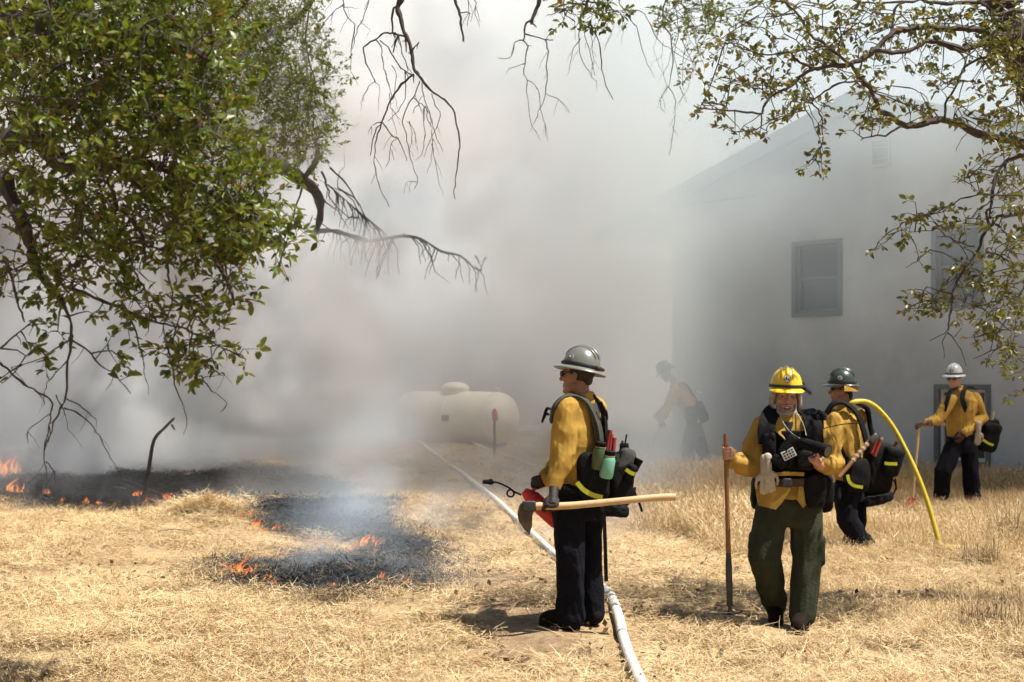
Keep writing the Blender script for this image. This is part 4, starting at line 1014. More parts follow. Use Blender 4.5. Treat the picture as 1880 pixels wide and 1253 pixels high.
# --- oak on the right; trunk just outside the frame
tx = GD(2060, 10.5)
T = Tree('oak_tree', tx, 'olive leaved oak branching into view along the right edge', 'tree', 'leaf_r', 'bark', .050, 8)
T.limb([tx + V((0, 0, -.2)), P(2050, 700, 10.5), P(2010, 400, 10.5), P(1940, 220, 10.4), P(1890, 120, 10.3), P(1860, 60, 10.3), P(1848, 0, 10.3), P(1830, -120, 10.3)], .22, .09, 'trunk', 12, .01)
s6 = lambda *p: c_(2.984, 1260, 0, p); s7 = lambda *p: c_(3.298, 1380, 380, p)
for q, r0, r1, d0, d1 in (
    (s6((1850, 200), (1690, 185), (1600, 165), (1520, 165), (1400, 150), (1290, 150), (1200, 165), (1130, 180), (1060, 240), (1000, 290), (940, 330), (880, 355), (760, 370), (700, 380)), .034, .018, 10.2, 9.4),
    (s6((700, 380), (640, 410), (580, 470), (500, 510), (450, 550), (420, 610), (410, 625), (330, 615), (220, 605), (100, 595), (50, 590)), .016, .005, 9.4, 9.2),
    (s6((410, 625), (412, 700), (405, 740)), .007, .004, 9.2, 9.2), (s6((700, 380), (640, 350), (590, 320), (560, 290), (480, 300), (380, 300), (300, 250), (200, 230)), .012, .004, 9.4, 9.3),
    (s6((1880, 225), (1750, 240), (1690, 235), (1600, 240), (1550, 265), (1490, 265), (1400, 235), (1330, 235), (1280, 245), (1210, 280), (1100, 280), (1010, 290)), .036, .018, 10.3, 9.5),
    (s6((900, 345), (950, 420), (1000, 490), (1040, 550), (1060, 600), (1110, 640), (1180, 685), (1270, 690), (1360, 670), (1410, 655), (1500, 690), (1600, 720), (1680, 755), (1800, 765), (1860, 800), (1960, 850)), .014, .045, 9.5, 10.4),
    (s6((1180, 690), (1090, 740), (990, 755), (960, 770)), .011, .004, 9.7, 9.6), (s6((1410, 655), (1340, 590), (1310, 560), (1280, 500)), .008, .003, 10, 10),
    (s6((1410, 650), (1420, 570), (1460, 490), (1510, 400), (1540, 360), (1620, 320), (1770, 290)), .011, .012, 10, 10.3), (s6((1850, 70), (1700, 80), (1650, 30), (1600, 0)), .02, .012, 10.2, 10),
    (s6((1850, 10), (1600, 10), (1430, 20), (1370, 15), (1290, 10), (1120, 15), (1000, 15), (940, 20), (890, 60)), .02, .006, 10.2, 9.6),
    (s6((1120, 175), (1140, 100), (1150, 40), (1200, 15)), .012, .01, 9.8, 9.8), (s6((880, 350), (740, 240), (680, 200), (650, 150), (600, 70), (540, 20), (480, 0), (430, -20)), .014, .006, 9.5, 9.2),
    (s6((600, 75), (520, 95), (410, 98), (290, 130)), .006, .003, 9.3, 9.2), (s6((560, 215), (490, 212), (440, 170), (400, 148), (340, 145)), .006, .003, 9.3, 9.2), (s6((490, 210), (450, 245)), .004, .002, 9.3, 9.3),
    (s6((960, 445), (870, 455), (780, 490), (720, 530), (700, 570), (740, 630), (750, 700), (745, 780), (720, 830), (690, 870), (660, 890)), .010, .004, 9.5, 9.4),
    (s6((860, 360), (760, 330), (700, 280), (600, 180)), .008, .004, 9.5, 9.4), (s6((620, 430), (680, 500), (720, 560)), .006, .004, 9.4, 9.4), (s6((500, 510), (440, 470), (380, 480), (300, 470), (180, 430)), .006, .003, 9.3, 9.2),
    (s7((1660, 40), (1540, 55), (1480, 70), (1440, 110), (1430, 40), (1450, 0)), .02, .012, 10.2, 10), (s7((1440, 110), (1400, 180), (1370, 260), (1310, 340), (1260, 420), (1230, 500), (1210, 590), (1195, 690), (1190, 752)), .015, .008, 10, 9.8),
    (s7((1190, 752), (1165, 770), (1085, 808)), .006, .003, 9.8, 9.8), (s7((1190, 755), (1150, 800), (1165, 860), (1165, 920)), .005, .002, 9.8, 9.8), (s7((1190, 755), (1220, 800), (1265, 870), (1295, 970)), .006, .003, 9.8, 9.8), (s7((1225, 790), (1270, 740)), .004, .002, 9.8, 9.8),
    (s7((1340, 240), (1250, 210), (1180, 185), (1110, 185)), .008, .004, 9.9, 9.8), (s7((1180, 185), (1140, 130), (1060, 155), (950, 155)), .006, .003, 9.8, 9.7), (s7((1080, 255), (1000, 330), (920, 365)), .005, .002, 9.8, 9.7), (s7((870, 165), (790, 230), (710, 265)), .005, .002, 9.7, 9.7),
    (s7((1430, 275), (1500, 300), (1560, 330), (1590, 370), (1650, 390), (1720, 420)), .008, .012, 9.9, 10.2), (s7((1720, 430), (1650, 440), (1590, 470), (1520, 540), (1450, 580), (1350, 600)), .013, .006, 10.2, 9.9), (s7((1700, 600), (1650, 590), (1590, 560), (1520, 540)), .01, .008, 10.2, 10),
    (s7((1650, 480), (1560, 640), (1490, 750), (1430, 780)), .009, .004, 10.1, 10), (s7((1720, 850), (1650, 850), (1545, 845), (1440, 890), (1350, 930)), .012, .003, 10.2, 10), (s7((1440, 890), (1435, 930), (1460, 965)), .004, .002, 10, 10), (s7((1545, 850), (1600, 900), (1660, 960), (1720, 980)), .006, .006, 10, 10.2),
    (s7((1640, 1130), (1590, 1150), (1560, 1150)), .006, .003, 10.1, 10), (s6((1880, 860), (1760, 880), (1700, 980), (1680, 1080), (1660, 1200)), .02, .012, 10.3, 10.2), (s6((1860, 1060), (1700, 1070), (1540, 1080), (1420, 1150)), .012, .005, 10.2, 10.0), (s6((1760, 870), (1740, 990), (1600, 1160), (1520, 1210)), .008, .004, 10.2, 10.1),
    (s6((1560, 700), (1500, 790), (1475, 830)), .005, .002, 10, 10), (s6((1320, 230), (1290, 300), (1240, 420)), .005, .002, 9.8, 9.8), (s6((1380, 240), (1340, 330), (1290, 370)), .004, .002, 9.8, 9.8), (s6((1640, 520), (1560, 570), (1520, 610)), .004, .003, 10, 10), (s6((1230, 480), (1300, 520), (1340, 580)), .004, .003, 10, 10), (s6((1490, 270), (1520, 330), (1510, 390)), .006, .004, 10, 10), (s6((1210, 280), (1150, 340), (1110, 330)), .005, .002, 9.7, 9.7), (s6((1880, 420), (1800, 450), (1770, 510)), .006, .003, 10.2, 10.1)):
    T.limb(D3(q, d0, d1), r0 * .78, r1 * .78, n=6, wig=.005)
T.start()
for b in ((1400, 25, 25, 20, 5), (1335, 75, 35, 35, 10), (1345, 85, 50, 25, 6), (1450, 25, 50, 22, 12), (1500, 60, 60, 50, 18), (1560, 90, 60, 60, 24), (1490, 90, 30, 30, 6), (1620, 40, 100, 35, 26), (1710, 30, 60, 30, 22), (1720, 60, 50, 25, 14), (1820, 60, 60, 60, 46), (1850, 110, 40, 60, 34), (1640, 110, 40, 30, 9), (1750, 120, 70, 35, 14), (1870, 190, 20, 60, 16), (1840, 80, 30, 40, 14)):
    blob(T, *b[:4], int(b[4] * 1.05), 9.2, 10.6, 9, .13)
for b in ((1290, 193, 20, 10, 4), (1322, 192, 20, 14, 4), (1320, 150, 30, 12, 5), (1365, 160, 30, 10, 5), (1385, 115, 20, 15, 5), (1350, 235, 20, 15, 5), (1400, 240, 25, 15, 4), (1410, 150, 25, 20, 8), (1450, 100, 40, 20, 8), (1450, 205, 30, 12, 6), (1480, 175, 25, 20, 8), (1440, 180, 30, 20, 6), (1520, 200, 20, 10, 4), (1510, 100, 40, 22, 8), (1500, 240, 12, 15, 3), (1502, 275, 10, 12, 2), (1490, 295, 22, 14, 6), (1590, 160, 20, 18, 5), (1625, 180, 22, 10, 4), (1580, 195, 20, 10, 3), (1600, 210, 25, 15, 5), (1575, 235, 12, 10, 4), (1625, 225, 20, 12, 4), (1670, 200, 30, 15, 6), (1690, 215, 20, 10, 4), (1740, 150, 25, 20, 6), (1765, 205, 20, 20, 5), (1800, 220, 30, 20, 8), (1840, 225, 25, 30, 10), (1665, 105, 15, 10, 3), (1820, 110, 15, 10, 2)):
    blob(T, *b[:4], int(b[4] * 1.25), 9.2, 10.2, 7, .085, True)
for b in ((1780, 330, 30, 25, 7), (1805, 315, 20, 15, 4), (1690, 390, 30, 25, 9), (1720, 395, 25, 20, 7), (1650, 430, 25, 14, 5), (1610, 450, 15, 8, 2), (1680, 480, 12, 12, 2), (1850, 300, 30, 60, 16), (1850, 400, 30, 50, 14), (1760, 440, 16, 20, 4), (1790, 410, 25, 25, 8), (1850, 460, 30, 40, 14), (1775, 500, 35, 30, 12), (1705, 545, 35, 20, 9), (1740, 560, 25, 16, 6), (1790, 545, 30, 22, 10), (1840, 530, 35, 25, 12), (1675, 570, 12, 16, 3), (1830, 580, 30, 25, 12), (1865, 580, 15, 40, 8), (1805, 620, 20, 10, 4), (1840, 625, 25, 16, 6), (1860, 660, 18, 18, 7), (1870, 560, 10, 30, 5), (1855, 720, 8, 6, 2), (1865, 350, 15, 40, 8), (1830, 660, 15, 10, 2), (1875, 700, 5, 20, 2)):
    blob(T, *b[:4], int(b[4] * 1.25), 9.6, 10.3, 8, .10)
T.finish()

# --- bare hanging branches at the top
def dead(name, label, d, strokes, cat='branch', m='bark'):
    root = P(*strokes[0][0][0], d)
    T = Tree(name, root, label, cat, 'leaf_l', m, .05, len(strokes))
    for i, (q, r0, r1) in enumerate(strokes):
        dd = T.r.uniform(-.35, .35) if i else 0
        T.limb([P(x, y, d + dd * k / len(q)) for k, (x, y) in enumerate(q)], r0 * .75, r1 * .75, 'limb' if i == 0 else 'twig', 6, .003)
        if r0 < .012 and len(q) > 2:
            for _ in range(T.r.randint(1, 3)):
                k = T.r.randrange(1, len(q)); x, y = q[k]; L = T.r.uniform(10, 34); a = T.r.uniform(-.9, .9)
                pa_ = P(x, y, d + dd * k / len(q)); T.twig([pa_, P(x + L * .5 * math.sin(a), y + L * .5, d + dd), P(x + L * math.sin(a) * .8, y + L, d + dd)], r1 * .8, r1 * .4)
    return T
s5 = lambda *p: c_(2.505, 560, 0, p)
T = dead('bare_branch', 'large bare dead branch hanging top centre before the smoke', 10, [
    (s5((455, -90), (450, -20), (425, 35), (440, 80), (460, 150), (485, 210), (495, 260), (505, 320), (520, 345)), .032, .014), (s5((520, 345), (560, 400), (600, 430), (640, 465), (685, 520), (695, 580), (715, 670), (705, 750), (692, 820), (690, 915)), .012, .004),
    (s5((500, 345), (440, 390), (400, 450), (375, 510), (355, 565), (330, 590), (310, 650), (300, 715)), .012, .004), (s5((355, 565), (330, 640), (320, 720), (325, 800), (345, 870), (388, 955)), .007, .003), (s5((355, 565), (400, 620), (430, 640), (455, 690), (465, 745)), .007, .003), (s5((355, 565), (325, 570), (306, 582)), .006, .003),
    (s5((430, 30), (403, 60), (402, 150), (365, 150), (320, 185), (270, 222), (280, 290), (310, 350), (320, 375)), .011, .005), (s5((320, 375), (290, 410), (268, 445)), .004, .002), (s5((320, 375), (345, 405), (340, 480)), .004, .002), (s5((402, 150), (430, 160), (462, 168)), .01, .01),
    (s5((320, 185), (350, 215), (355, 270), (370, 340), (385, 390), (398, 440), (380, 500)), .006, .003), (s5((345, 185), (395, 240), (430, 300), (460, 330), (500, 350)), .007, .006), (s5((405, 150), (410, 190), (400, 220)), .005, .003), (s5((415, 150), (445, 220), (465, 300), (470, 330)), .006, .004), (s5((490, 230), (510, 210), (522, 195)), .009, .005), (s5((470, 190), (450, 190)), .008, .004), (s5((488, 250), (472, 245)), .008, .004),
    (s5((530, 375), (505, 440), (470, 490), (450, 560), (465, 620), (475, 700), (500, 780), (518, 830), (500, 868)), .006, .003), (s5((515, 838), (490, 832), (465, 845)), .003, .002), (s5((535, 385), (545, 440), (560, 500), (580, 560), (600, 620), (635, 700)), .006, .003), (s5((550, 490), (570, 560), (590, 640), (580, 720), (562, 795)), .005, .002), (s5((585, 660), (600, 740), (615, 845)), .005, .002), (s5((585, 430), (600, 480), (618, 518), (608, 580), (580, 640)), .005, .003),
    (s5((500, 450), (530, 470), (550, 490)), .005, .004), (s5((460, 350), (465, 430), (440, 490), (400, 540), (385, 560)), .005, .003), (s5((500, 520), (520, 480), (545, 440)), .004, .003), (s5((470, 560), (500, 600), (510, 670)), .004, .002), (s5((545, 500), (550, 620), (540, 700), (515, 738)), .004, .002), (s5((430, 640), (395, 660), (390, 720), (372, 775)), .004, .002), (s5((400, 300), (420, 350), (410, 430), (420, 480)), .004, .002), (s5((390, 430), (400, 500), (440, 550)), .004, .002), (s5((480, 560), (490, 640), (480, 690)), .004, .002), (s5((395, 690), (410, 740)), .003, .002)]); T.finish()
T = dead('bare_branch', 'short broken bare branch hanging right of the large dead one', 9.8, [(s5((680, -60), (690, 10), (705, 50), (720, 110), (728, 193)), .016, .011), (s5((712, 60), (735, 58), (757, 63)), .006, .004), (s5((740, -40), (752, 10), (753, 60)), .005, .003), (s5((765, -30), (785, 30), (783, 68)), .005, .003)]); T.finish()
T = dead('bare_branch', 'greyish bare branch with kinked twigs hanging in front of pale smoke', 14, [
    (s5((1085, -60), (1075, 10), (1060, 50), (1045, 95), (1043, 112)), .035, .022), (s5((1045, 95), (1015, 110), (1010, 160), (1005, 190)), .016, .012), (s5((1005, 190), (965, 195), (955, 240), (940, 270), (890, 268)), .008, .004), (s5((1005, 190), (1025, 215), (1012, 290), (1005, 330), (1020, 370), (1020, 450), (1042, 578)), .009, .004), (s5((1010, 290), (985, 300), (940, 315)), .007, .004), (s5((1020, 368), (1070, 410), (1078, 500), (1105, 570), (1107, 632)), .006, .003), (s5((1010, 155), (1060, 170), (1105, 185), (1138, 186)), .012, .008), (s5((1105, 185), (1115, 240), (1112, 340), (1108, 430), (1085, 490), (1060, 555)), .010, .004), (s5((1112, 430), (1165, 455), (1200, 490), (1217, 520)), .005, .003), (s5((1108, 180), (1120, 162)), .007, .004), (s5((1045, 108), (1065, 125)), .012, .007), (s5((1020, 208), (1042, 213)), .006, .003)]); T.finish()
T = dead('bare_branch', 'pair of thin bare twigs hanging at the top left of centre', 11, [(s5((185, -60), (175, 20), (200, 80), (225, 120), (215, 230), (210, 330)), .008, .003), (s5((175, 20), (130, 55), (100, 90), (68, 140)), .006, .003), (s5((310, -60), (295, 0), (260, 90), (235, 150), (217, 225)), .008, .004), (s5((252, 95), (275, 115), (298, 142)), .004, .002), (s5((170, 28), (195, 35), (248, 38)), .005, .002), (s5((130, -30), (120, 10), (95, 50)), .005, .002)]); T.finish()
T = dead('leafy_branch', 'leafy oak branch tip at top right of centre above bare twigs', 9.5, [
    (s5((1300, -120), (1310, -40), (1290, 30), (1270, 70), (1265, 110)), .018, .009), (s5((1265, 110), (1300, 125), (1340, 160), (1360, 260), (1370, 350), (1395, 410), (1418, 458)), .007, .003), (s5((1265, 110), (1265, 220), (1290, 310), (1340, 372)), .005, .002), (s5((1280, 120), (1290, 200), (1320, 290), (1335, 350)), .004, .002), (s5((1265, 180), (1235, 230), (1218, 325)), .004, .002), (s5((1300, 10), (1380, 20), (1440, 60)), .008, .004), (s5((1290, 20), (1220, 30), (1150, 60), (1110, 70)), .008, .003), (s5((1240, 100), (1242, 185)), .003, .002), (s5((1310, 130), (1320, 230), (1330, 280)), .003, .002)])
T.start()
for b in ((1075, 18, 32, 20, 11), (1040, 22, 26, 14, 6), (1110, 22, 26, 16, 8), (1080, 0, 50, 15, 9), (1125, 25, 14, 8, 3)): blob(T, *b, 9.3, 9.8, 9, .12)
T.finish()
T = dead('leafy_branch', 'long drooping grey twigs with sparse small leaves top right of centre', 15, [
    (s5((1670, -60), (1655, 0), (1645, 100), (1690, 200), (1682, 330), (1670, 400)), .014, .005), (s5((1670, 400), (1640, 440), (1635, 490), (1655, 518)), .006, .003), (s5((1670, 400), (1695, 440), (1703, 530), (1690, 620), (1675, 715)), .006, .003), (s5((1690, 580), (1720, 635)), .004, .002), (s5((1710, -60), (1700, 30), (1720, 120), (1700, 260), (1720, 400), (1750, 470)), .007, .003), (s5((1730, -40), (1760, 100), (1745, 200), (1790, 300), (1760, 400), (1740, 440)), .007, .003), (s5((1690, 200), (1740, 250), (1790, 290)), .005, .002), (s5((1650, 190), (1640, 260), (1605, 280)), .004, .002), (s5((1720, 100), (1780, 130), (1810, 230), (1835, 300)), .006, .003), (s5((1640, 20), (1620, 90), (1632, 310)), .005, .002), (s5((1700, 200), (1650, 330), (1665, 390)), .004, .002), (s5((1750, 200), (1735, 330), (1740, 420)), .004, .002)])
T.start()
for b in ((1270, 25, 50, 26, 34), (1300, 20, 40, 22, 24), (1240, 25, 25, 25, 10), (1265, 75, 22, 40, 10), (1345, 20, 30, 20, 12), (1265, 130, 12, 25, 4)): blob(T, *b, 14.3, 15.7, 11, .2)
T.finish()
T = dead('bare_branch', 'thin curved bare twigs between the leafy tips at top right', 12, [(s5((1440, -60), (1440, 0), (1480, 60), (1520, 130), (1550, 220), (1573, 295)), .007, .003), (s5((1480, 52), (1540, 50), (1590, 120), (1625, 190), (1700, 240), (1790, 290)), .006, .003), (s5((1480, 60), (1520, 125)), .004, .003), (s5((1370, 50), (1390, 110), (1412, 160)), .004, .002), (s5((1450, 60), (1460, 130), (1458, 205)), .004, .002), (s5((1410, 40), (1420, 100), (1395, 180)), .003, .002)]); T.finish()
# --- oak beyond the roof
tx = GD(1270, 41)
T = Tree('oak_tree', tx, 'faint oak crown showing through smoke above the low end of the roof', 'tree', 'leaf_l', 'bark', .16, 9)
T.limb([tx + V((0, 0, -.3)), P(1270, 500, 41), P(1275, 350, 41), P(1270, 250, 41)], .4, .15, 'trunk', 10)
for q in ([(1272, 380), (1330, 300), (1400, 240)], [(1272, 330), (1210, 260), (1180, 200)], [(1272, 300), (1300, 200), (1310, 130)]): T.limb(D3(q, 41), .14, .05)
T.start()
for b in ((1270, 250, 110, 110, 130), (1350, 250, 70, 70, 60), (1210, 330, 70, 80, 60)): blob(T, *b, 39, 43, 12, .8, maxlink=6)
T.finish()

# ------------------------------------------------------------------ people
UP = V((0, 0, 1))
def axes(Fw, U=UP):
    Fw = V(Fw).normalized(); U = V(U); U = (U - Fw * U.dot(Fw)).normalized()
    return Fw.cross(U), Fw, U          # right, forward, up
class Person:
    def __init__(s, px, py, label, group, d=None):
        g = G(px, py) if d is None else GD(px, d)
        s.d = g.y; s.o = empty('person', g, label, 'person', group); s.g = g; s.body = MB()
    def J(s, px, py, dy=0.): return P(px, py, s.d + dy) - s.g
    def W(s, v): return V(v) + s.g
def add_head(mb, c, ax, k=1.):
    """head round the point c between the ears; ax = right, forward, up"""
    r, f, u = ax
    def at(a, b, e): return c + (r * a + f * b + u * e) * k
    def el(p, q, n=14): mb.ell(at(*p), [x * k for x in q], (r, f, u), n)
    el((0, -.012, .045), (.076, .096, .088)); el((0, .03, -.005), (.068, .066, .085)); el((0, .038, -.07), (.054, .052, .05)); el((0, .078, -.098), (.025, .02, .02))
    mb.tube([at(0, .092, .022), at(0, .108, -.005), at(0, .118, -.022)], [.009 * k, .012 * k, .016 * k], 8); el((0, .116, -.026), (.014, .013, .011))
    for s_ in (-1, 1):
        el((s_ * .013, .104, -.028), (.009, .011, .009)); el((s_ * .043, .066, -.018), (.024, .026, .026)); el((s_ * .032, .084, .031), (.024, .013, .009))
        el((s_ * .076, -.004, -.006), (.011, .020, .034)); el((s_ * .05, .01, -.07), (.018, .04, .03))
    el((0, .086, -.056), (.026, .014, .009)); el((0, .087, -.071), (.023, .013, .009))
    mb.cap([at(0, -.02, -.05), at(0, -.035, -.12), at(0, -.045, -.2)], [.056 * k, .056 * k, .066 * k], 14)
def eyes(p, c, ax, k=1.):
    r, f, u = ax
    for s_ in (-1, 1):
        q = c + (r * (s_ * .032) + f * .083 + u * .012) * k
        mb = MB(); mb.ell(q, (.0125 * k, .0115 * k, .0075 * k), (r, f, u), 10); mb.mat(1).ell(q + f * .0065 * k, (.0065 * k, .006 * k, .0062 * k), (r, f, u), 8)
        mb.build('eye', [M['eye'], M['iris']], p.o)
def sunglasses(p, c, ax, k=1.):
    r, f, u = ax; mb = MB()
    for s_ in (-1, 1):
        mb.ell(c + (r * (s_ * .034) + f * .093 + u * .012) * k, (.030 * k, .014 * k, .019 * k), (r, f, u), 14, .7)
        mb.tube([c + (r * (s_ * .062) + f * .088 + u * .018) * k, c + (r * (s_ * .076) + f * .04 + u * .02) * k, c + (r * (s_ * .08) + f * -.01 + u * .012) * k], .004 * k, 6)
    mb.tube([c + (r * -.02 + f * .104 + u * .018) * k, c + (r * .02 + f * .104 + u * .018) * k], .004 * k, 6)
    mb.build('sunglasses', M['lens'], p.o)
def helmet(p, c, ax, m, full=True, bill=.06, emblem=None, k=1., band='dark', back_brim=.0):
    """c: centre of the head opening at the brim"""
    r, f, u = ax; A, B, H = .104 * k, .121 * k, .138 * k
    mb = MB(); rr = []; n = 32
    for i in range(9):
        ph = math.pi / 2 * i / 8; cr = math.cos(ph) ** .82 if i < 8 else .03; h = math.sin(ph) * H
        rr.append([c + r * (A * cr * math.cos(6.2832 * j / n)) + f * (B * cr * math.sin(6.2832 * j / n)) + u * h for j in range(n)])
    mb.rings(rr)
    for q, hh in ((0, .011), (-.034, .007), (.034, .007)):
        pts = []
        for t in np.linspace(.55, math.pi - .55, 13):
            cr = math.cos(t); fx = math.copysign(abs(cr) ** .82, cr); s_ = math.sqrt(max(0, 1 - (q / .104) ** 2))
            pts.append(c + r * q * k + f * (B * fx * s_) + u * (H * math.sin(t) * s_))
        mb.tube(pts, [.003 * k] + [hh * k * 1.2] * 11 + [.003 * k], 8)
    o = mb.build('helmet', m, p.o)
    br = MB(); rr = []
    def prof(t):   # brim width by direction (t = 90 deg is the front)
        sn = math.sin(t)
        if full: return (.028 + .020 * max(0, sn) + .014 * max(0, -sn)) * k
        return (.006 + bill * max(0, sn) ** 1.6 + back_brim * max(0, -sn) ** 2) * k
    for w_, dz in ((-.004, .012), (-.004, -.004), (.5, -.006), (1, -.020), (1.04, -.017), (1, -.013), (.5, .001), (.0, .006)):
        ring = []
        for j in range(48):
            t = 6.2832 * j / 48; q = prof(t) * w_ if w_ > 0 else w_ * k
            dzz = dz if w_ <= 0 else dz * (1 if full else min(1, prof(t) / (.04 * k)))
            ring.append(c + r * ((A + q) * math.cos(t)) + f * ((B + q) * math.sin(t)) + u * dzz * k)
        rr.append(ring)
    vs = [q for g_ in rr for q in g_]; fs = []
    for i in range(8):
        for j in range(48): fs.append((i * 48 + j, i * 48 + (j + 1) % 48, ((i + 1) % 8) * 48 + (j + 1) % 48, ((i + 1) % 8) * 48 + j))
    br.add(vs, fs); br.build('brim', m, o)
    bd = MB(); bd.tube([c + r * ((A + .0025) * math.cos(t)) + f * ((B + .0025) * math.sin(t)) + u * .02 * k for t in np.linspace(0, 6.2832, 41)], .006 * k, 6, squash=(u, 1.7), cap=False)
    bd.build('band', M[band], o)
    if emblem:
        for (az, up_, kind) in emblem:
            cr = math.cos(up_) ** .82
            def sp(a, e):
                ce = math.cos(e) ** .82; return c + r * (A * ce * math.cos(a)) + f * (B * ce * math.sin(a)) + u * H * math.sin(e)
            q = sp(az, up_); t1 = (sp(az + .05, up_) - q).normalized(); t2 = (sp(az, up_ + .05) - q); t2 = (t2 - t1 * t2.dot(t1)).normalized(); nn = t2.cross(t1).normalized()
            if nn.dot(q - c) < 0: nn = -nn
            def disc(rad, off, mm, n=20, poly=None):
                e_ = MB(); pl = poly or [(math.cos(6.2832 * i / n) * rad, math.sin(6.2832 * i / n) * rad) for i in range(n)]
                def drop(a, b): return -(a * a + b * b) / .26
                e_.plate([q + t1 * a + t2 * b + nn * (off + drop(a, b)) for a, b in pl], nn * .0016)
                return e_, mm
            parts = []
            if kind == 'compass':
                parts = [disc(.021, .004, 'white'), disc(.018, .0055, 'dark'), disc(0, .007, 'white', poly=[(0, .014), (.003, .003), (.014, 0), (.003, -.003), (0, -.014), (-.003, -.003), (-.014, 0), (-.003, .003)])]
            elif kind == 'ring':
                parts = [disc(.021, .004, 'white'), disc(.0175, .0055, 'hel_dark'), disc(.012, .007, 'white'), disc(0, .0085, 'dark', poly=[(.0105, .004), (-.004, .0105), (-.0105, -.004), (.004, -.0105)])]
            elif kind == 'arrowhead':
                ah = [(0, -.031), (.017, -.010), (.0225, .012), (.019, .026), (.007, .030), (-.007, .030), (-.019, .026), (-.0225, .012), (-.017, -.010)]
                parts = [disc(0, .006, 'brownprint', poly=ah), disc(0, .0078, 'white', poly=[(a * .84, b * .84) for a, b in ah]), disc(0, .0096, 'dark', poly=[(-.013, -.002), (-.010, .016), (-.004, .021), (-.001, .010), (-.002, -.006), (-.006, -.012)]), disc(0, .0096, 'dark', poly=[(.002, -.008), (.004, .000), (.013, .001), (.012, -.006), (.004, -.014)])]
            elif kind == 'number':
                parts = [disc(.021, .004, 'dark'), disc(0, .0058, 'red', poly=[(-.012, .012), (-.006, .012), (-.006, -.011), (-.010, -.011), (-.010, .006), (-.013, .006)]), disc(0, .0058, 'white', poly=[(0, .012), (.011, .012), (.011, .001), (.004, -.006), (.012, -.006), (.012, -.011), (-.001, -.011), (-.001, -.006), (.007, .003), (.007, .008), (0, .008)])]
            elif kind == 'spot':
                parts = [disc(.013, .004, 'dark'), disc(.0095, .0056, 'white')]
            root = None
            for e_, mm in parts:
                if root is None: root = MB()
                root.mat(['white', 'dark', 'brownprint', 'red', 'hel_dark'].index(mm)).add(e_.v, e_.f)
            root.build('emblem', [M['white'], M['dark'], M['brownprint'], M['red'], M['hel_dark']], o, False)
    return o
def grip(mb, pt, a, n, rp, wrist, rf=.0095, th=-1, k=1., spread=.0215):
    """a closed hand round a bar: pt on the bar, a towards the thumb, n towards the palm; th = sense of the fingers' turn"""
    a = V(a).normalized(); n = V(n); n = (n - a * n.dot(a)).normalized(); t = a.cross(n) * th
    def q(ang, off, rad): return pt + a * off * k + (n * math.cos(ang) + t * math.sin(ang)) * rad
    R = rp + rf * k
    for i, (ln, rr) in enumerate(((3.3, 1.), (3.6, 1.05), (3.5, 1.), (3.0, .9))):
        off = (1.5 - i) * spread
        angs = np.linspace(.35, min(.35 + ln * .04 * k / R * .65, 4.9), 7)
        mb.cap([q(g_, off, R * (1.06 if j == 2 else 1)) for j, g_ in enumerate(angs)], [rf * rr * k * (1.05 - .2 * j / 6) for j in range(7)], 8)
    pc = q(-.35, 0, R + .006 * k); pn = (pc - pt); pn = (pn - a * pn.dot(a)).normalized(); pt_ = a.cross(pn)
    mb.ell(pc, (.044 * k, .046 * k, .0155 * k), (a, pt_, pn), 14, .75)
    mb.cap([q(-.9, .025, R + .012 * k), q(-1.25, .042, R + .004 * k), q(-2.0, .05, R + .001 * k), q(-2.7, .045, R)], [.0145 * k, .0125 * k, .011 * k, .0095 * k], 8)
    heel = q(-.95, -.004, R + .012 * k)
    mb.cap([pc, heel, V(wrist)], [.020 * k, .026 * k, .029 * k], 12)
def open_hand(mb, wrist, dr, nrm, thumb, k=1., curl=.5):
    """a relaxed hand: dr along the fingers, nrm out of the back of the hand, thumb towards the thumb"""
    dr = V(dr).normalized(); nrm = V(nrm); nrm = (nrm - dr * nrm.dot(dr)).normalized(); s_ = V(thumb); s_ = (s_ - dr * s_.dot(dr) - nrm * s_.dot(nrm)).normalized()
    w_ = V(wrist); pc = w_ + dr * .05 * k
    mb.ell(pc, (.046 * k, .040 * k, .015 * k), (dr, s_, nrm), 14, .75); mb.cap([w_ - dr * .03 * k, w_, pc], [.029 * k, .027 * k, .02 * k], 12)
    for i, ln in enumerate((.072, .082, .076, .058)):
        b = w_ + dr * .09 * k + s_ * (1.5 - i) * .0205 * k; pts = [b]; a_ = .15
        for seg in (.45, .32, .23):
            a_ += curl; pts.append(pts[-1] + (dr * math.cos(a_ * .8) - nrm * math.sin(a_ * .8)) * ln * seg * k)
        mb.cap(pts, [.0105 * k, .0098 * k, .009 * k, .0078 * k], 8)
    b = w_ + dr * .025 * k + s_ * .03 * k
    mb.cap([b, b + (dr * .6 + s_ * .7) * .035 * k, b + (dr * .95 + s_ * .5 - nrm * .3) * .065 * k, b + (dr * 1.1 + s_ * .3 - nrm * .5) * .085 * k], [.015 * k, .0125 * k, .011 * k, .009 * k], 8)
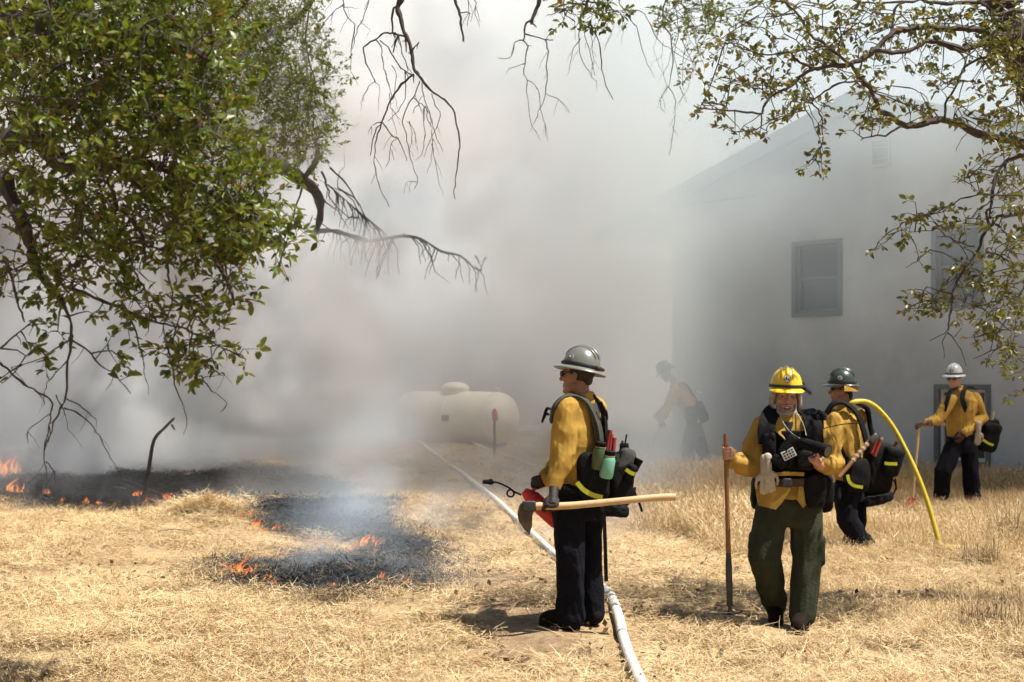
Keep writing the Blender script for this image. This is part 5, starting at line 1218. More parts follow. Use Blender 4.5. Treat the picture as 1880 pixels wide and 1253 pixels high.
def boot(p, ankle, toe, name='boot', k=1.):
    """ankle: ankle joint; toe: end of the toe; both local"""
    a = V(ankle); t = V(toe); z0 = hz(p.g.x + t.x, p.g.y + t.y) - p.g.z; d = (t - a); d.z = 0; d.normalize(); s_ = d.cross(UP)
    L = max(.2, (V((t.x, t.y, 0)) - V((a.x, a.y, 0))).length); mb = MB()
    heel = V((a.x, a.y, z0)) - d * .075
    mb.cap([a + UP * .14, a + UP * .02, a - UP * .02], [.062, .058, .055], 14)
    mb.ell(heel + d * .05 + UP * .055, (.045, .06, .05), (s_, d, UP), 14, .7)
    mb.tube([heel + d * .04 + UP * .07, heel + d * .13 + UP * .075, V((t.x, t.y, z0 + .05)) - d * .06, V((t.x, t.y, z0 + .042)) - d * .02], [.052, .056, .052, .038], 12, 3)
    mb.ell(V((t.x, t.y, z0 + .042)) - d * .045, (.05, .045, .04), (s_, d, UP), 12)
    o = remeshed(mb, name, M['boot'], p.o, .009, 3)
    sl = MB(); rr = []
    for zz, e_ in ((.0, .96), (.004, 1), (.026, 1), (.03, .95)):
        ring = []
        for j in range(20):
            g_ = 6.2832 * j / 20; u_ = math.cos(g_); wv = (.053 if u_ > 0 else .043) * math.sqrt(max(0, 1 - u_ ** 4)) if abs(u_) < 1 else 0
            ring.append(heel + d * ((L + .075) / 2 * (1 + u_ * e_)) + s_ * (math.copysign(wv, math.sin(g_)) * e_) + UP * zz)
        rr.append(ring)
    sl.rings(rr); sl.build('sole', M['black'], o)
def pouch(name, c, r, ax, parent, m='black', stripe=None, flap=True):
    mb = MB(); mb.rbox(c, [q * 1.03 for q in r], ax, 16, .5); o = remeshed(mb, name, M[m], parent, max(.008, min(r) / 6), 1, (.012, .13), int(abs(c[0]) * 7919 + abs(c[2]) * 104729) % 997)
    if flap:
        f = MB(); f.rbox(c + ax[2] * r[2] * .62 + ax[1] * .004, (r[0] * 1.08, r[1] * 1.12, r[2] * .42), ax, 16, .5); remeshed(f, 'flap', M[m], o, max(.008, min(r) / 6), 1, (.010, .12), int(abs(c[1]) * 7919) % 997)
    return o
def strap(name, pts, wd, th, nrm, parent, m='black', k=4):
    """flat webbing: width across, thin along nrm (a direction or one per point)"""
    q = smooth_path(pts, k); mb = MB(); rr = []
    for i, p in enumerate(q):
        d = (q[min(i + 1, len(q) - 1)] - q[max(0, i - 1)]).normalized(); nn = V(nrm(p)) if callable(nrm) else V(nrm)
        nn = (nn - d * nn.dot(d)).normalized(); a = d.cross(nn)
        rr.append([p + a * wd / 2 + nn * th / 2, p - a * wd / 2 + nn * th / 2, p - a * wd / 2 - nn * th / 2, p + a * wd / 2 - nn * th / 2])
    mb.rings(rr); return mb.build(name, M[m], parent)
def bottle(label, base, up_, r, L, m, loc_parent=None):
    o = empty('water_bottle', base, label, 'bottle'); u = V(up_).normalized(); mb = MB()
    mb.tube([u * 0, u * L * .08, u * L * .7, u * L * .86, u * L * .9], [r * .85, r, r, r * .75, r * .6], 16); mb.build('flask', M[m], o)
    mb = MB(); mb.tube([u * L * .88, u * L * .9, u * L * 1.05, u * L * 1.07], [r * .7, r * .78, r * .78, r * .66], 16); mb.build('cap', M['black'], o)
    mb = MB(); mb.tube([u * L * .865, u * L * .885], [r * .82, r * .82], 16); mb.build('neck_ring', M['wood'], o)
CREW = 'wildland firefighters in yellow shirts'

# ============ 1: front man, seen from behind
p = Person(1052, 1150, 'person in olive grey helmet and yellow shirt, back turned, holding axe and drip torch', CREW); J = p.J
TR, TF = V((.66, .75, 0)).normalized(), V((-.75, .66, 0)).normalized()
hc = J(1061, 692); hax = axes((-.90, .42, .06), (.14, 0, 1))
add_head(p.body, hc, hax)
pel = J(1062, 905)
p.body.loft([(pel, TR * .14, TF * .10), (J(1063, 840), TR * .13, TF * .09), (J(1066, 770), TR * .16, TF * .10), (J(1068, 735), TR * .12, TF * .07)], 16)
LH, RH = J(1042, 910, -.07), J(1077, 910, .08)
LK, RK = J(1046, 1020, -.10), J(1080, 1020, .07); LA, RA = J(1046, 1122, -.08), J(1087, 1118, .07)
for h_, k_, a_ in ((LH, LK, LA), (RH, RK, RA)): p.body.cap([h_, k_, a_, a_ - UP * .06], [.085, .06, .045, .04], 10)
LS, LE, LW = J(1036, 750, -.13), J(1034, 832, -.16), J(1018, 886, -.20)
RS, RE, RW = J(1086, 752, .12), J(1042, 838, .33), J(1002, 880, .05)
for a_, b_, c__ in ((LS, LE, LW), (RS, RE, RW)): p.body.cap([a_, b_, c__], [.055, .045, .03], 10)
remeshed(p.body, 'body', M['skin_a'], p.o, .006, 3)
mb = MB(); mb.ell(hc + hax[1] * -.02 + hax[2] * .035, (.080, .096, .08), hax, 16); mb.ell(hc + hax[1] * -.078 + hax[2] * -.02, (.05, .02, .035), hax, 12)
remeshed(mb, 'hair', M['hair_dark'], p.o, .008, 2)
sunglasses(p, hc, hax)
hb = axes(hax[1] + V((0, 0, .10)), (.26, .05, 1))
helmet(p, hc + hb[2] * .052 - hb[1] * .008, hb, M['hel_olive'], True, emblem=[(2.75, .42, 'compass')], k=1.06)
mb = MB(); mb.tube([hc + hb[2] * .075 - hb[1] * .140 + hb[0] * q for q in (-.07, -.03, .03, .07)], [.008, .014, .014, .008], 8, 3); mb.build('goggle_strap', M['leather'], p.o)
# shirt
mb = MB()
mb.loft([(J(1060, 918), TR * .165, TF * .12), (J(1060, 880), TR * .160, TF * .12), (J(1061, 840), TR * .168, TF * .125), (J(1062, 790), TR * .185, TF * .13), (J(1064, 755), TR * .18, TF * .115), (J(1066, 735), TR * .14, TF * .095), (J(1068, 722), TR * .085, TF * .075)], 28)
for a_, b_, c__, e_ in ((LS, LE, LW, 1), (RS, RE, RW, 0)):
    mb.cap([a_ + V((.02, 0, .005)), a_.lerp(b_, .5), b_, b_.lerp(c__, .5), c__], [.080, .083, .080, .072, .055], 14)
mb.tube([hc + V((math.cos(t) * .078 + .012, math.sin(t) * .078, -.125 + .012 * math.cos(t))) for t in np.linspace(0, 6.2832, 17)], .02, 8)
remeshed(mb, 'shirt', M['shirt'], p.o, .0075, 2, (.014, .20), 3)
mb = MB(); mb.tube([LW + (LE - LW).normalized() * .02, LW - (LE - LW).normalized() * .035], [.058, .05], 14); mb.build('cuff', M['shirt'], p.o)
mb = MB(); mb.rbox(J(1003, 778, .02), (.05, .02, .06), (TR, TF, UP)); 0
# trousers
mb = MB()
mb.loft([(J(1060, 895), TR * .17, TF * .125), (J(1060, 925), TR * .185, TF * .14), (J(1062, 955), TR * .17, TF * .135)], 24)
mb.cap([LH, LK.lerp(LH, .5), LK, LK.lerp(LA, .5), LA, LA - UP * .035], [.108, .104, .096, .090, .095, .098], 16); mb.cap([RH, RK.lerp(RH, .5), RK, RK.lerp(RA, .5), RA, RA - UP * .03], [.105, .102, .095, .088, .088, .088], 16)
remeshed(mb, 'trousers', M['navy'], p.o, .0085, 2, (.014, .19), 5)
mb = MB(); mb.tube([pel + TR * (.19 * math.cos(t)) + TF * (.143 * math.sin(t)) + UP * .03 for t in np.linspace(0, 6.2832, 25)], .02, 6, squash=(UP, 1.3), cap=False); mb.build('belt', M['black'], p.o)
boot(p, LA - UP * .03, J(990, 1150, .02)); boot(p, RA - UP * .03, J(1066, 1145, .22))
# tool: axe with adze head, held low across the body
ax0, ax1 = p.W(J(1240, 913, -.25)), p.W(J(962, 930, -.28))
tool = empty('axe', ax1, 'pale handled axe with rusty adze blade held level at the hip of the front man', 'axe')
hp = [p.W(J(1240, 913, -.22)), p.W(J(1205, 914, -.23)), p.W(J(1130, 921, -.25)), p.W(J(1040, 929, -.27)), p.W(J(972, 930, -.28))]
mb = MB(); mb.tube([q - ax1 for q in hp], [.021, .0195, .019, .020, .021], 12, 4, squash=(UP, 1.15)); mb.build('handle', M['wood'], tool)
def L_(px, py, dy=-.28): return p.W(J(px, py, dy)) - ax1
mb = MB(); mb.rbox(L_(971, 930), (.045, .022, .034), (V((1, 0, 0)), V((0, 1, 0)), UP), 16, .3); mb.build('head', M['steel'], tool)
mb = MB(); mb.tube([L_(984, 930), L_(994, 929)], .024, 12); mb.build('collar', M['wood'], tool)
mb = MB(); mb.plate([L_(956, 924), L_(980, 936), L_(977, 950), L_(977, 965), L_(972, 982), L_(962, 972), L_(952, 957), L_(950, 945), L_(952, 932)], V((0, .022, 0))); mb.build('blade', M['rust'], tool)
mb = MB(); gp = p.W(J(1013, 929, -.275)) - p.g
grip(mb, gp, (-1, .0, 0), (0, -.45, .9), .021, LW, rf=.012, th=1, k=1.1, spread=.024)
mb.cap([LW, LW + (LE - LW).normalized() * .05], [.042, .046], 12)
remeshed(mb, 'glove', M['darkglove'], p.o, .006, 2)
# drip torch in the other hand
dtb = p.W(J(985, 930, .06)); dt = empty('drip_torch', dtb, 'red drip torch with curled black spout held by the front man', 'drip torch')
def T_(px, py, dy=.06): return p.W(J(px, py, dy)) - dtb
mb = MB(); axd = (T_(1012, 948) - T_(966, 906)).normalized(); q0 = T_(966, 905)
mb.tube([q0 - axd * .02, q0, q0 + axd * .035, q0 + axd * .07, q0 + axd * .27, q0 + axd * .285], [.024, .034, .046, .056, .056, .05], 20); mb.build('canister', M['red'], dt)
mb = MB(); mb.tube([q0 + axd * .045, q0 + axd * .062], [.050, .058], 20); mb.build('collar', M['red'], dt)
mb = MB(); mb.tube([T_(972, 907), T_(984, 896), T_(992, 886), T_(1003, 880), T_(1012, 890), T_(1010, 915)], .011, 8, 3); mb.build('handle', M['red'], dt)
mb = MB(); loop = [T_(957, 909), T_(948, 905)] + [T_(937.5 + 6.5 * math.cos(t), 906 + 6.5 * math.sin(t), .06 + .02 * t / 6) for t in np.linspace(-.4, 6.0, 12)] + [T_(936, 897), T_(925, 891), T_(914, 886.5), T_(904, 885)]
mb.tube(loop, .0062, 8, 2); mb.build('spout', M['black'], dt)
mb = MB(); mb.tube([T_(907, 886), T_(898, 885), T_(886, 885)], [.011, .016, .013], 10); mb.tube([T_(901, 880), T_(901, 890)], .013, 8); mb.build('wick', M['black'], dt)
mb = MB(); grip(mb, J(990, 888, .06), (TF + UP * -.3), (.2, -.3, 1), .012, RW + V((.03, 0, .01)), rf=.012, k=1.1, spread=.024); mb.cap([RW + V((.03, 0, .01)), RW.lerp(RE, .25)], [.042, .05], 12); remeshed(mb, 'glove', M['darkglove'], p.o, .006, 2)
# line gear pack
pk0 = p.W(J(1112, 880, .0)); pk = empty('fire_pack', pk0, 'black line pack with lime stripe worn low by the front man', 'pack')
def K_(px, py, dy=0.): return p.W(J(px, py, dy)) - pk0
PR = V((.80, .60, 0)); PF = V((-.6, .8, 0)); pax = (PR, PF, UP)
pouch('main_pouch', K_(1128, 882, .06), (.10, .115, .175), pax, pk, flap=False)
pouch('side_pouch', K_(1088, 876, -.13), (.105, .075, .155), (V((.97, .2, 0)).normalized(), V((-.2, .97, 0)).normalized(), UP), pk, flap=False)
pouch('rear_pouch', K_(1146, 850, .02), (.055, .075, .095), (V((.93, .1, -.35)).normalized(), V((-.1, .99, 0)).normalized(), V((.35, 0, .93)).normalized()), pk, 'strapgrey', flap=False)
pouch('small_pouch', K_(1157, 868, -.05), (.035, .05, .055), (V((.9, .1, -.4)).normalized(), V((-.1, .99, 0)).normalized(), V((.4, 0, .9)).normalized()), pk)
pouch('lower_pouch', K_(1118, 935, .0), (.125, .085, .045), (V((.98, .1, -.1)).normalized(), V((-.1, .99, 0)), UP), pk, flap=False)
mb = MB(); c1 = K_(1166, 855, -.02); u1 = V((.45, 0, .9)).normalized(); mb.tube([c1 - u1 * .035, c1 + u1 * .03, c1 + u1 * .034, c1 + u1 * .05], [.032, .033, .036, .034], 14); mb.build('canteen', M['black'], pk)
strap('reflective_stripe', [K_(1059, 886, -.225), K_(1072, 900, -.225), K_(1088, 909, -.222), K_(1106, 914, -.217)], .03, .006, (0, -1, 0), pk, 'reflect')
strap('reflective_stripe', [K_(1149, 862, -.115), K_(1157, 868, -.115), K_(1165, 871, -.112)], .024, .005, (0, -1, 0), pk, 'reflect')
strap('loose_strap', [K_(1109, 945, -.1), K_(1111, 1000, -.1), K_(1113, 1068, -.1)], .024, .006, (0, -1, .01), pk)
strap('loose_strap', [K_(1150, 925, -.03), K_(1162, 915, -.04), K_(1166, 895, -.03)], .014, .005, (0, -1, .01), pk); strap('loose_strap', [K_(1165, 905, -.03), K_(1172, 920, -.03), K_(1179, 940, -.03)], .016, .005, (0, -1, .01), pk)
def back_n(q): return (q + pk0 - p.W(J(1064, 790))) * 1
strap('shoulder_strap', [K_(1012, 775, -.10), K_(1017, 750, -.16), K_(1034, 731, -.155), K_(1058, 727, -.125), K_(1080, 741, -.115), K_(1096, 772, -.12), K_(1103, 805, -.125), K_(1103, 845, -.10)], .036, .018, back_n, pk, 'strapgrey')
strap('shoulder_strap', [K_(1075, 722, -.02), K_(1092, 730, .0), K_(1106, 752, -.03), K_(1111, 790, -.05), K_(1108, 835, -.03)], .075, .02, back_n, pk, 'black')
strap('back_panel', [K_(1086, 742, -.085), K_(1096, 775, -.095), K_(1102, 810, -.085), K_(1105, 845, -.06)], .085, .018, back_n, pk, 'strapgrey')
for (px, py, dy) in ((1100, 742, -.10), (1104, 750, -.10), (1108, 757, -.08), (1011, 752, -.18), (1008, 762, -.17)):
    mb = MB(); q = K_(px, py, dy); mb.tube([q, q + V((.012 if px > 1050 else -.02, -.02, .008)), q + V((.02 if px > 1050 else -.035, -.01, -.02)), q + V((.025 if px > 1050 else -.045, 0, -.05))], [.006, .011, .01, .005], 7, 2); mb.build('cord_end', M['black'], pk)
bottle('dark green water bottle with black lid, left one in the front pack', p.w if False else p.W(J(1096, 862, -.20)), V((-.03, -.1, 1)) + V((.18, 0, 0)), .044, .165, 'bottle_d')
bottle('pale green water bottle with black lid, right one in the front pack', p.W(J(1112, 878, -.21)), V((.16, -.1, 1)), .044, .165, 'bottle_l')
for i, (px, py, lab) in enumerate(((1111, 820, 'tall red flare stick behind the bottles, left of three'), (1116, 824, 'red flare stick in the middle of three behind the bottles'), (1124, 826, 'red flare stick nearest the grey pouch, right of three'))):
    q = p.W(J(px, py + 22, -.08)); o = empty('flare', q, lab, 'flare', 'red flares in the front pack'); u = V((.14 - .05 * i + .05, 0, 1)).normalized(); mb = MB(); mb.tube([u * -.02, u * (.165 - .015 * i)], .0145, 10); mb.build('tube', M['redpaper'], o); mb = MB(); mb.tube([u * (.165 - .015 * i), u * (.185 - .015 * i)], .0155, 10); mb.build('cap', M['redpaper'], o)
q = p.W(J(1146, 822, .05)); rd = empty('radio', q, 'small black handheld radio with antenna on top of the front pack', 'radio'); mb = MB(); mb.rbox(V((0, 0, -.02)), (.03, .02, .05), None, 12, .3); mb.build('case', M['black'], rd); mb = MB(); mb.tube([V((.005, 0, .02)), V((.016, 0, .085))], .0055, 8); mb.build('antenna', M['black'], rd); mb = MB(); mb.tube([V((-.012, 0, .02)), V((-.012, 0, .045))], .008, 8); mb.build('knob', M['leather'], rd)

# ============ 2: smiling man with camera
p = Person(1447, 1152, 'person with yellow helmet, white beard and black chest vest walking towards us, smiling', CREW); J = p.J
TR, TF = V((-1, .12, 0)).normalized(), V((-.12, -1, 0)).normalized()
hc = J(1443, 731); hax = axes((-.10, -1, -.04), (0, 0, 1)); add_head(p.body, hc, hax, 1.0)
pel = J(1448, 915)
p.body.loft([(pel, TR * .15, TF * .10), (J(1448, 850), TR * .14, TF * .10), (J(1449, 790), TR * .17, TF * .11), (J(1449, 768), TR * .12, TF * .07)], 16)
LH, RH = J(1478, 925), J(1420, 925)              # his left is on the right of the picture
RK, RA = J(1404, 1025, -.05), J(1424, 1118, .18); LK, LA = J(1482, 1030, -.03), J(1473, 1128, -.06)
for h_, k_, a_ in ((LH, LK, LA), (RH, RK, RA)): p.body.cap([h_, k_, a_, a_ - UP * .05], [.085, .06, .045, .04], 10)
RS, RE, RW = J(1398, 785, .02), J(1380, 858, -.02), J(1346, 848, -.16)
LS, LE, LW = J(1501, 785, -.02), J(1527, 855, -.08), J(1507, 850, -.27)
for a_, b_, c__ in ((LS, LE, LW), (RS, RE, RW)): p.body.cap([a_, b_, c__], [.055, .045, .03], 10)
pol0 = p.W(J(1340, 1127, -.17)); pa = p.W(J(1332, 797, -.19)) - pol0
gp = J(1334, 833, -.188)
grip(p.body, gp, pa, (.75, .45, 0), .015, RW, rf=.0098, th=-1, k=1.05)
ln0, ln1 = J(1476, 815, -.26), J(1520, 829, -.40)
lax = (ln1 - ln0).normalized()
grip(p.body, J(1500, 829, -.33), lax * 1, (.1, .2, -1), .040, LW + V((.0, 0, -.02)), rf=.0095, th=1, k=1.0)
remeshed(p.body, 'body', M['skin_b'], p.o, .0052, 3)
eyes(p, hc, hax)
r, f, u = hax
def hp_(a, b, c__): return hc + r * a + f * b + u * c__
# beard, moustache, brows, hair, smiling mouth
mb = MB()
for t in np.linspace(-1.25, 1.25, 15):
    mb.ell(hp_(.062 * math.sin(t), .03 + .058 * math.cos(t), -.090 - .014 * math.cos(t)), (.015, .012, .019), hax, 8)
for s_ in (-1, 1):
    for k in range(5): mb.ell(hp_(s_ * (.058 + .008 * k / 4), .055 - .012 * k, -.075 + .019 * k), (.012, .016, .017), hax, 8)
    mb.cap([hp_(s_ * .006, .106, -.043), hp_(s_ * .02, .104, -.046), hp_(s_ * .036, .088, -.06)], [.0085, .009, .006], 8)
mb.ell(hp_(0, .088, -.106), (.03, .017, .02), hax, 10)
remeshed(mb, 'beard', M['hair_white'], p.o, .006, 2, (.004, .03), 9)
mb = MB()
for s_ in (-1, 1): mb.tube([hp_(s_ * .014, .098, .03), hp_(s_ * .032, .097, .036), hp_(s_ * .052, .082, .03)], [.004, .0055, .003], 6, 2)
mb.build('eyebrows', M['hair_white'], p.o)
mb = MB()
for s_ in (-1, 1):
    for k in range(7):
        a0 = .06 + .012 * (k % 3); mb.tube([hp_(s_ * .078, .035 - .015 * k, .05), hp_(s_ * (.090 + .004 * (k % 3)), .03 - .016 * k, -.01), hp_(s_ * (.092 + .005 * (k % 2)), .025 - .016 * k, -.05 - .012 * (k % 3)), hp_(s_ * .084, .02 - .016 * k, -.085 - .012 * (k % 3))], [.012, .013, .011, .004], 7, 3)
mb.ell(hp_(0, -.03, .04), (.083, .085, .075), hax, 14); mb.ell(hp_(0, -.085, -.03), (.07, .03, .07), hax, 12)
mb.build('hair', M['hair_white'], p.o)
mb = MB(); mb.ell(hp_(0, .094, -.064), (.025, .009, .0105), hax, 14); o = mb.build('mouth', M['mouth'], p.o)
mb = MB(); mb.ell(hp_(0, .0985, -.0605), (.019, .006, .0052), hax, 12); mb.build('teeth', M['teeth'], o)
mb = MB(); mb.tube([hp_(-.024, .092, -.068), hp_(-.012, .101, -.0755), hp_(0, .103, -.077), hp_(.012, .101, -.0755), hp_(.024, .092, -.068)], [.003, .0048, .0052, .0048, .003], 6, 2); mb.build('lower_lip', M['lips'], p.o)
hb = axes(hax[1], (.03, .05, 1))
helmet(p, hc + hb[2] * .062 - hb[1] * .004, hb, M['hel_yellow'], False, .05, emblem=[(1.52, .50, 'arrowhead')], k=1.06, back_brim=.01)
mb = MB(); q = hc + hb[2] * .066; mb.rbox(q - hb[0] * .114 + hb[1] * .05, (.014, .02, .012), hb, 10); mb.build('lamp_clip', M['black'], p.o)
# shirt
mb = MB()
mb.loft([(J(1448, 898), TR * .185, TF * .13), (J(1448, 870), TR * .185, TF * .13), (J(1448, 830), TR * .195, TF * .135), (J(1449, 795), TR * .205, TF * .135), (J(1449, 775), TR * .17, TF * .11), (J(1448, 760), TR * .09, TF * .08)], 28)
mb.cap([RS + V((.02, 0, 0)), RS.lerp(RE, .5), RE + V((0, 0, -.005)), RE.lerp(RW, .5), RW], [.088, .095, .098, .08, .055], 14)
mb.cap([LS + V((-.02, 0, 0)), LS.lerp(LE, .5), LE, LE.lerp(LW, .5), LW + V((.01, .03, 0))], [.088, .088, .088, .075, .06], 14)
remeshed(mb, 'shirt', M['shirt'], p.o, .0075, 2, (.014, .19), 13)
mb = MB()
for s_, pts in ((-1, [J(1440, 762, -.07), J(1425, 768, -.10), J(1422, 790, -.135), J(1446, 812, -.15)]), (1, [J(1456, 760, -.08), J(1478, 766, -.10), J(1476, 790, -.135), J(1450, 812, -.15)])): mb.plate(pts, V((0, .012, 0)))
mb.build('collar', M['shirt'], p.o)
mb = MB(); mb.loft([(J(1448, 775, -.11), V((.03, 0, 0)), V((0, .01, 0))), (J(1450, 830, -.135), V((.022, 0, 0)), V((0, .01, 0)))], 12); mb.build('undershirt', M['dark'], p.o)
for poly in ([(1386, 893), (1392, 928), (1424, 936), (1438, 920), (1452, 898), (1420, 888)], [(1466, 892), (1463, 918), (1474, 933), (1486, 922), (1496, 900)]):
    mb = MB(); mb.plate([J(x, y, -.155 - .02 * (y - 890) / 40 + .0012 * (abs(x - 1448) - 30)) for x, y in poly], V((0, .02, 0))); o = mb.build('shirt_tail', M['shirt'], p.o)
mb = MB(); mb.loft([(J(1448, 885), TR * .19, TF * .135), (J(1448, 908), TR * .205, TF * .15), (J(1448, 915), TR * .20, TF * .148)], 28); o = remeshed(mb, 'shirt_hem', M['shirt'], p.o, .009, 3, (.006, .12), 2)
# trousers
mb = MB()
mb.loft([(J(1448, 898), TR * .175, TF * .125), (J(1448, 925), TR * .20, TF * .145), (J(1449, 955), TR * .195, TF * .14), (J(1449, 968), TR * .15, TF * .12)], 24)
mb.cap([RH, RH.lerp(RK, .5), RK, RK.lerp(RA, .4), RK.lerp(RA, .75), RA], [.118, .118, .112, .105, .092, .075], 16); mb.cap([LH, LH.lerp(LK, .5), LK, LK.lerp(LA, .5), LA], [.118, .112, .10, .096, .098], 16)
mb.rbox(J(1387, 1005, .0), (.035, .085, .10), None, 14); mb.rbox(J(1505, 1010, .0), (.03, .085, .10), None, 14)
remeshed(mb, 'trousers', M['green'], p.o, .0085, 2, (.016, .2), 21)
boot(p, RA - UP * .04, J(1425, 1146, .0)); boot(p, LA - UP * .02, J(1462, 1157, -.27))
# vest
vt = MB()
vt.loft([(J(1448, 880), TR * .20, TF * .155), (J(1448, 850), TR * .205, TF * .165), (J(1448, 815), TR * .20, TF * .165), (J(1448, 790), TR * .185, TF * .155)], 24)
vo = remeshed(vt, 'vest', M['black'], p.o, .01, 3, (.006, .1), 4)
chest = lambda q: (q - J(1449, 800)) + V((0, -.0, .0))
strap('vest_strap', [J(1408, 815, -.155), J(1407, 790, -.15), J(1411, 768, -.11), J(1420, 757, -.02), J(1425, 757, .06)], .115, .035, lambda q: (0, -1, .6), vo)
strap('vest_strap', [J(1496, 815, -.155), J(1494, 790, -.155), J(1490, 768, -.11), J(1480, 757, -.02), J(1474, 757, .06)], .115, .035, lambda q: (0, -1, .6), vo)
vax = (V((1, 0, 0)), V((0, 1, 0)), UP)
pouch('chest_pouch', J(1412, 820, -.18), (.045, .035, .09), vax, vo); pouch('chest_pouch', J(1478, 845, -.18), (.06, .035, .065), vax, vo, flap=False)
pouch('radio_pouch', J(1502, 775, -.10), (.04, .045, .06), vax, vo); pouch('side_pouch', J(1494, 900, -.14), (.075, .06, .12), vax, vo, flap=False); pouch('hip_pouch', J(1512, 905, .06), (.06, .09, .13), vax, vo, flap=False); pouch('hip_pouch', J(1389, 905, .10), (.035, .07, .11), vax, vo, flap=False)
strap('waist_belt', [J(1388, 884, -.05), J(1408, 886, -.155), J(1446, 887, -.178), J(1480, 886, -.165), J(1508, 884, -.05)], .05, .012, lambda q: (q.x * .3, -1, 0), vo, 'leather')
mb = MB(); mb.rbox(J(1445, 887, -.19), (.035, .01, .03), vax, 12, .3); mb.build('buckle', M['steel'], vo)
strap('yellow_strap', [J(1420, 872, -.18), J(1446, 870, -.185), J(1476, 871, -.18)], .025, .008, (0, -1, 0), vo, 'shirt')
mb = MB(); mb.tube([J(1503, 790, -.12), J(1520, 785, -.14), J(1550, 779, -.12), J(1581, 778, -.08)], .0035, 6, 3); mb.build('antenna', M['black'], vo)
mb = MB(); mb.tube([J(1500, 757, -.12), J(1511, 762, -.13), J(1512, 772, -.13)], .02, 8, 3); mb.build('radio_mike', M['black'], vo)
# neck cord of the camera
mb = MB(); mb.tube([J(1430, 757, -.09), J(1440, 780, -.17), J(1455, 797, -.21), J(1470, 806, -.23)], .0035, 6, 3); mb.tube([J(1462, 757, -.09), J(1475, 780, -.17), J(1480, 800, -.23)], .0035, 6, 3); mb.build('neck_cord', M['greyglove'], p.o)
# gloves clipped to the vest
g0 = p.W(J(1406, 860, -.23)); gl = empty('glove', g0, 'pair of pale leather gloves hanging from the vest of the smiling man', 'gloves')
for s_ in (0, 1):
    mb = MB(); w_ = V((.018 * s_ - .008, -.012 * s_, -.02 + .01 * s_)); open_hand(mb, w_, (.05 + .1 * s_, .0, -1), (0, -1, 0), (1 if s_ else -1, 0, 0), .95, .18); mb.cap([w_ + UP * .085, w_ + UP * .03, w_], [.03, .03, .028], 10); remeshed(mb, 'cloth', M['greyglove'], gl, .006, 1)
# camera in his left hand
cm0 = p.W(J(1455, 820, -.26)); cm = empty('camera', cm0, 'black digital camera with long lens held at the chest of the smiling man', 'camera')
def C_(px, py, dy=-.26): return p.W(J(px, py, dy)) - cm0
cr = (C_(1425, 852) - C_(1462, 800)).normalized()        # long side of the body, down to the left
cn = lax.copy(); cn = (cn - cr * cn.dot(cr)).normalized(); cu = cr.cross(cn)
cax = (cr, cn, cu)
mb = MB(); mb.rbox(C_(1450, 822), (.085, .035, .055), cax, 20, .3); mb.build('body', M['black'], cm)
mb = MB(); mb.rbox(C_(1430, 848), (.035, .04, .05), cax, 16, .35); mb.build('grip', M['black'], cm)
l0 = C_(1470, 812, -.27); l1 = C_(1520, 829, -.42); la_ = (l1 - l0)
mb = MB(); mb.tube([l0, l0 + la_ * .12, l0 + la_ * .13, l0 + la_ * .5, l0 + la_ * .52, l0 + la_ * .72, l0 + la_ * .74, l0 + la_], [.033, .034, .037, .037, .040, .040, .043, .044], 24); mb.build('lens', M['black'], cm)
mb = MB(); mb.tube([l0 + la_ * .995, l0 + la_ * 1.002], [.038, .037], 24); mb.build('front_glass', M['lens'], cm)
sc_ = C_(1448, 834, -.31); sx_ = (C_(1462, 832) - C_(1438, 844)).normalized(); sz_ = (C_(1452, 846) - C_(1444, 830)).normalized(); sz_ = (sz_ - sx_ * sz_.dot(sx_)).normalized(); sn_ = sx_.cross(sz_)
if sn_.y > 0: sn_ = -sn_
bp_ = MB(); bp_.box(sc_, (.045, .03, .006), (sx_, sz_, sn_)); po = bp_.build('button_panel', M['white'], cm, False)
for i in range(4):
    for j in range(3):
        b_ = MB(); b_.box(sc_ + sx_ * (-.030 + .020 * i) + sz_ * (-.018 + .018 * j) + sn_ * .006, (.0065, .0055, .0025), (sx_, sz_, sn_)); b_.build('button', M['dark'], po, False)
# hand tool
hoe = empty('scraping_hoe', pol0, 'long wooden pole with thin curved steel hoe blade beside the smiling man', 'hand tool')
mb = MB(); mb.tube([pa * u_ for u_ in (1, .97, .6, .34)], [.0145, .0155, .0155, .017], 12); mb.build('handle', M['woodred'], hoe)
mb = MB(); mb.tube([pa * u_ for u_ in (.34, .26, .1, .045)], [.017, .0225, .021, .022], 12); mb.build('socket', M['steel'], hoe)
mb = MB(); mb.tube([pa * .05, pa * .012], .012, 8); mb.build('neck', M['steel'], hoe)
mb = MB(); mb.tube([V((-.085, 0, .012)), V((-.05, -.01, .002)), V((0, -.02, .0)), V((.05, -.01, .004)), V((.085, 0, .018))], [.006, .014, .018, .014, .006], 8, 3, squash=(UP, .35)); mb.build('blade', M['steel'], hoe)

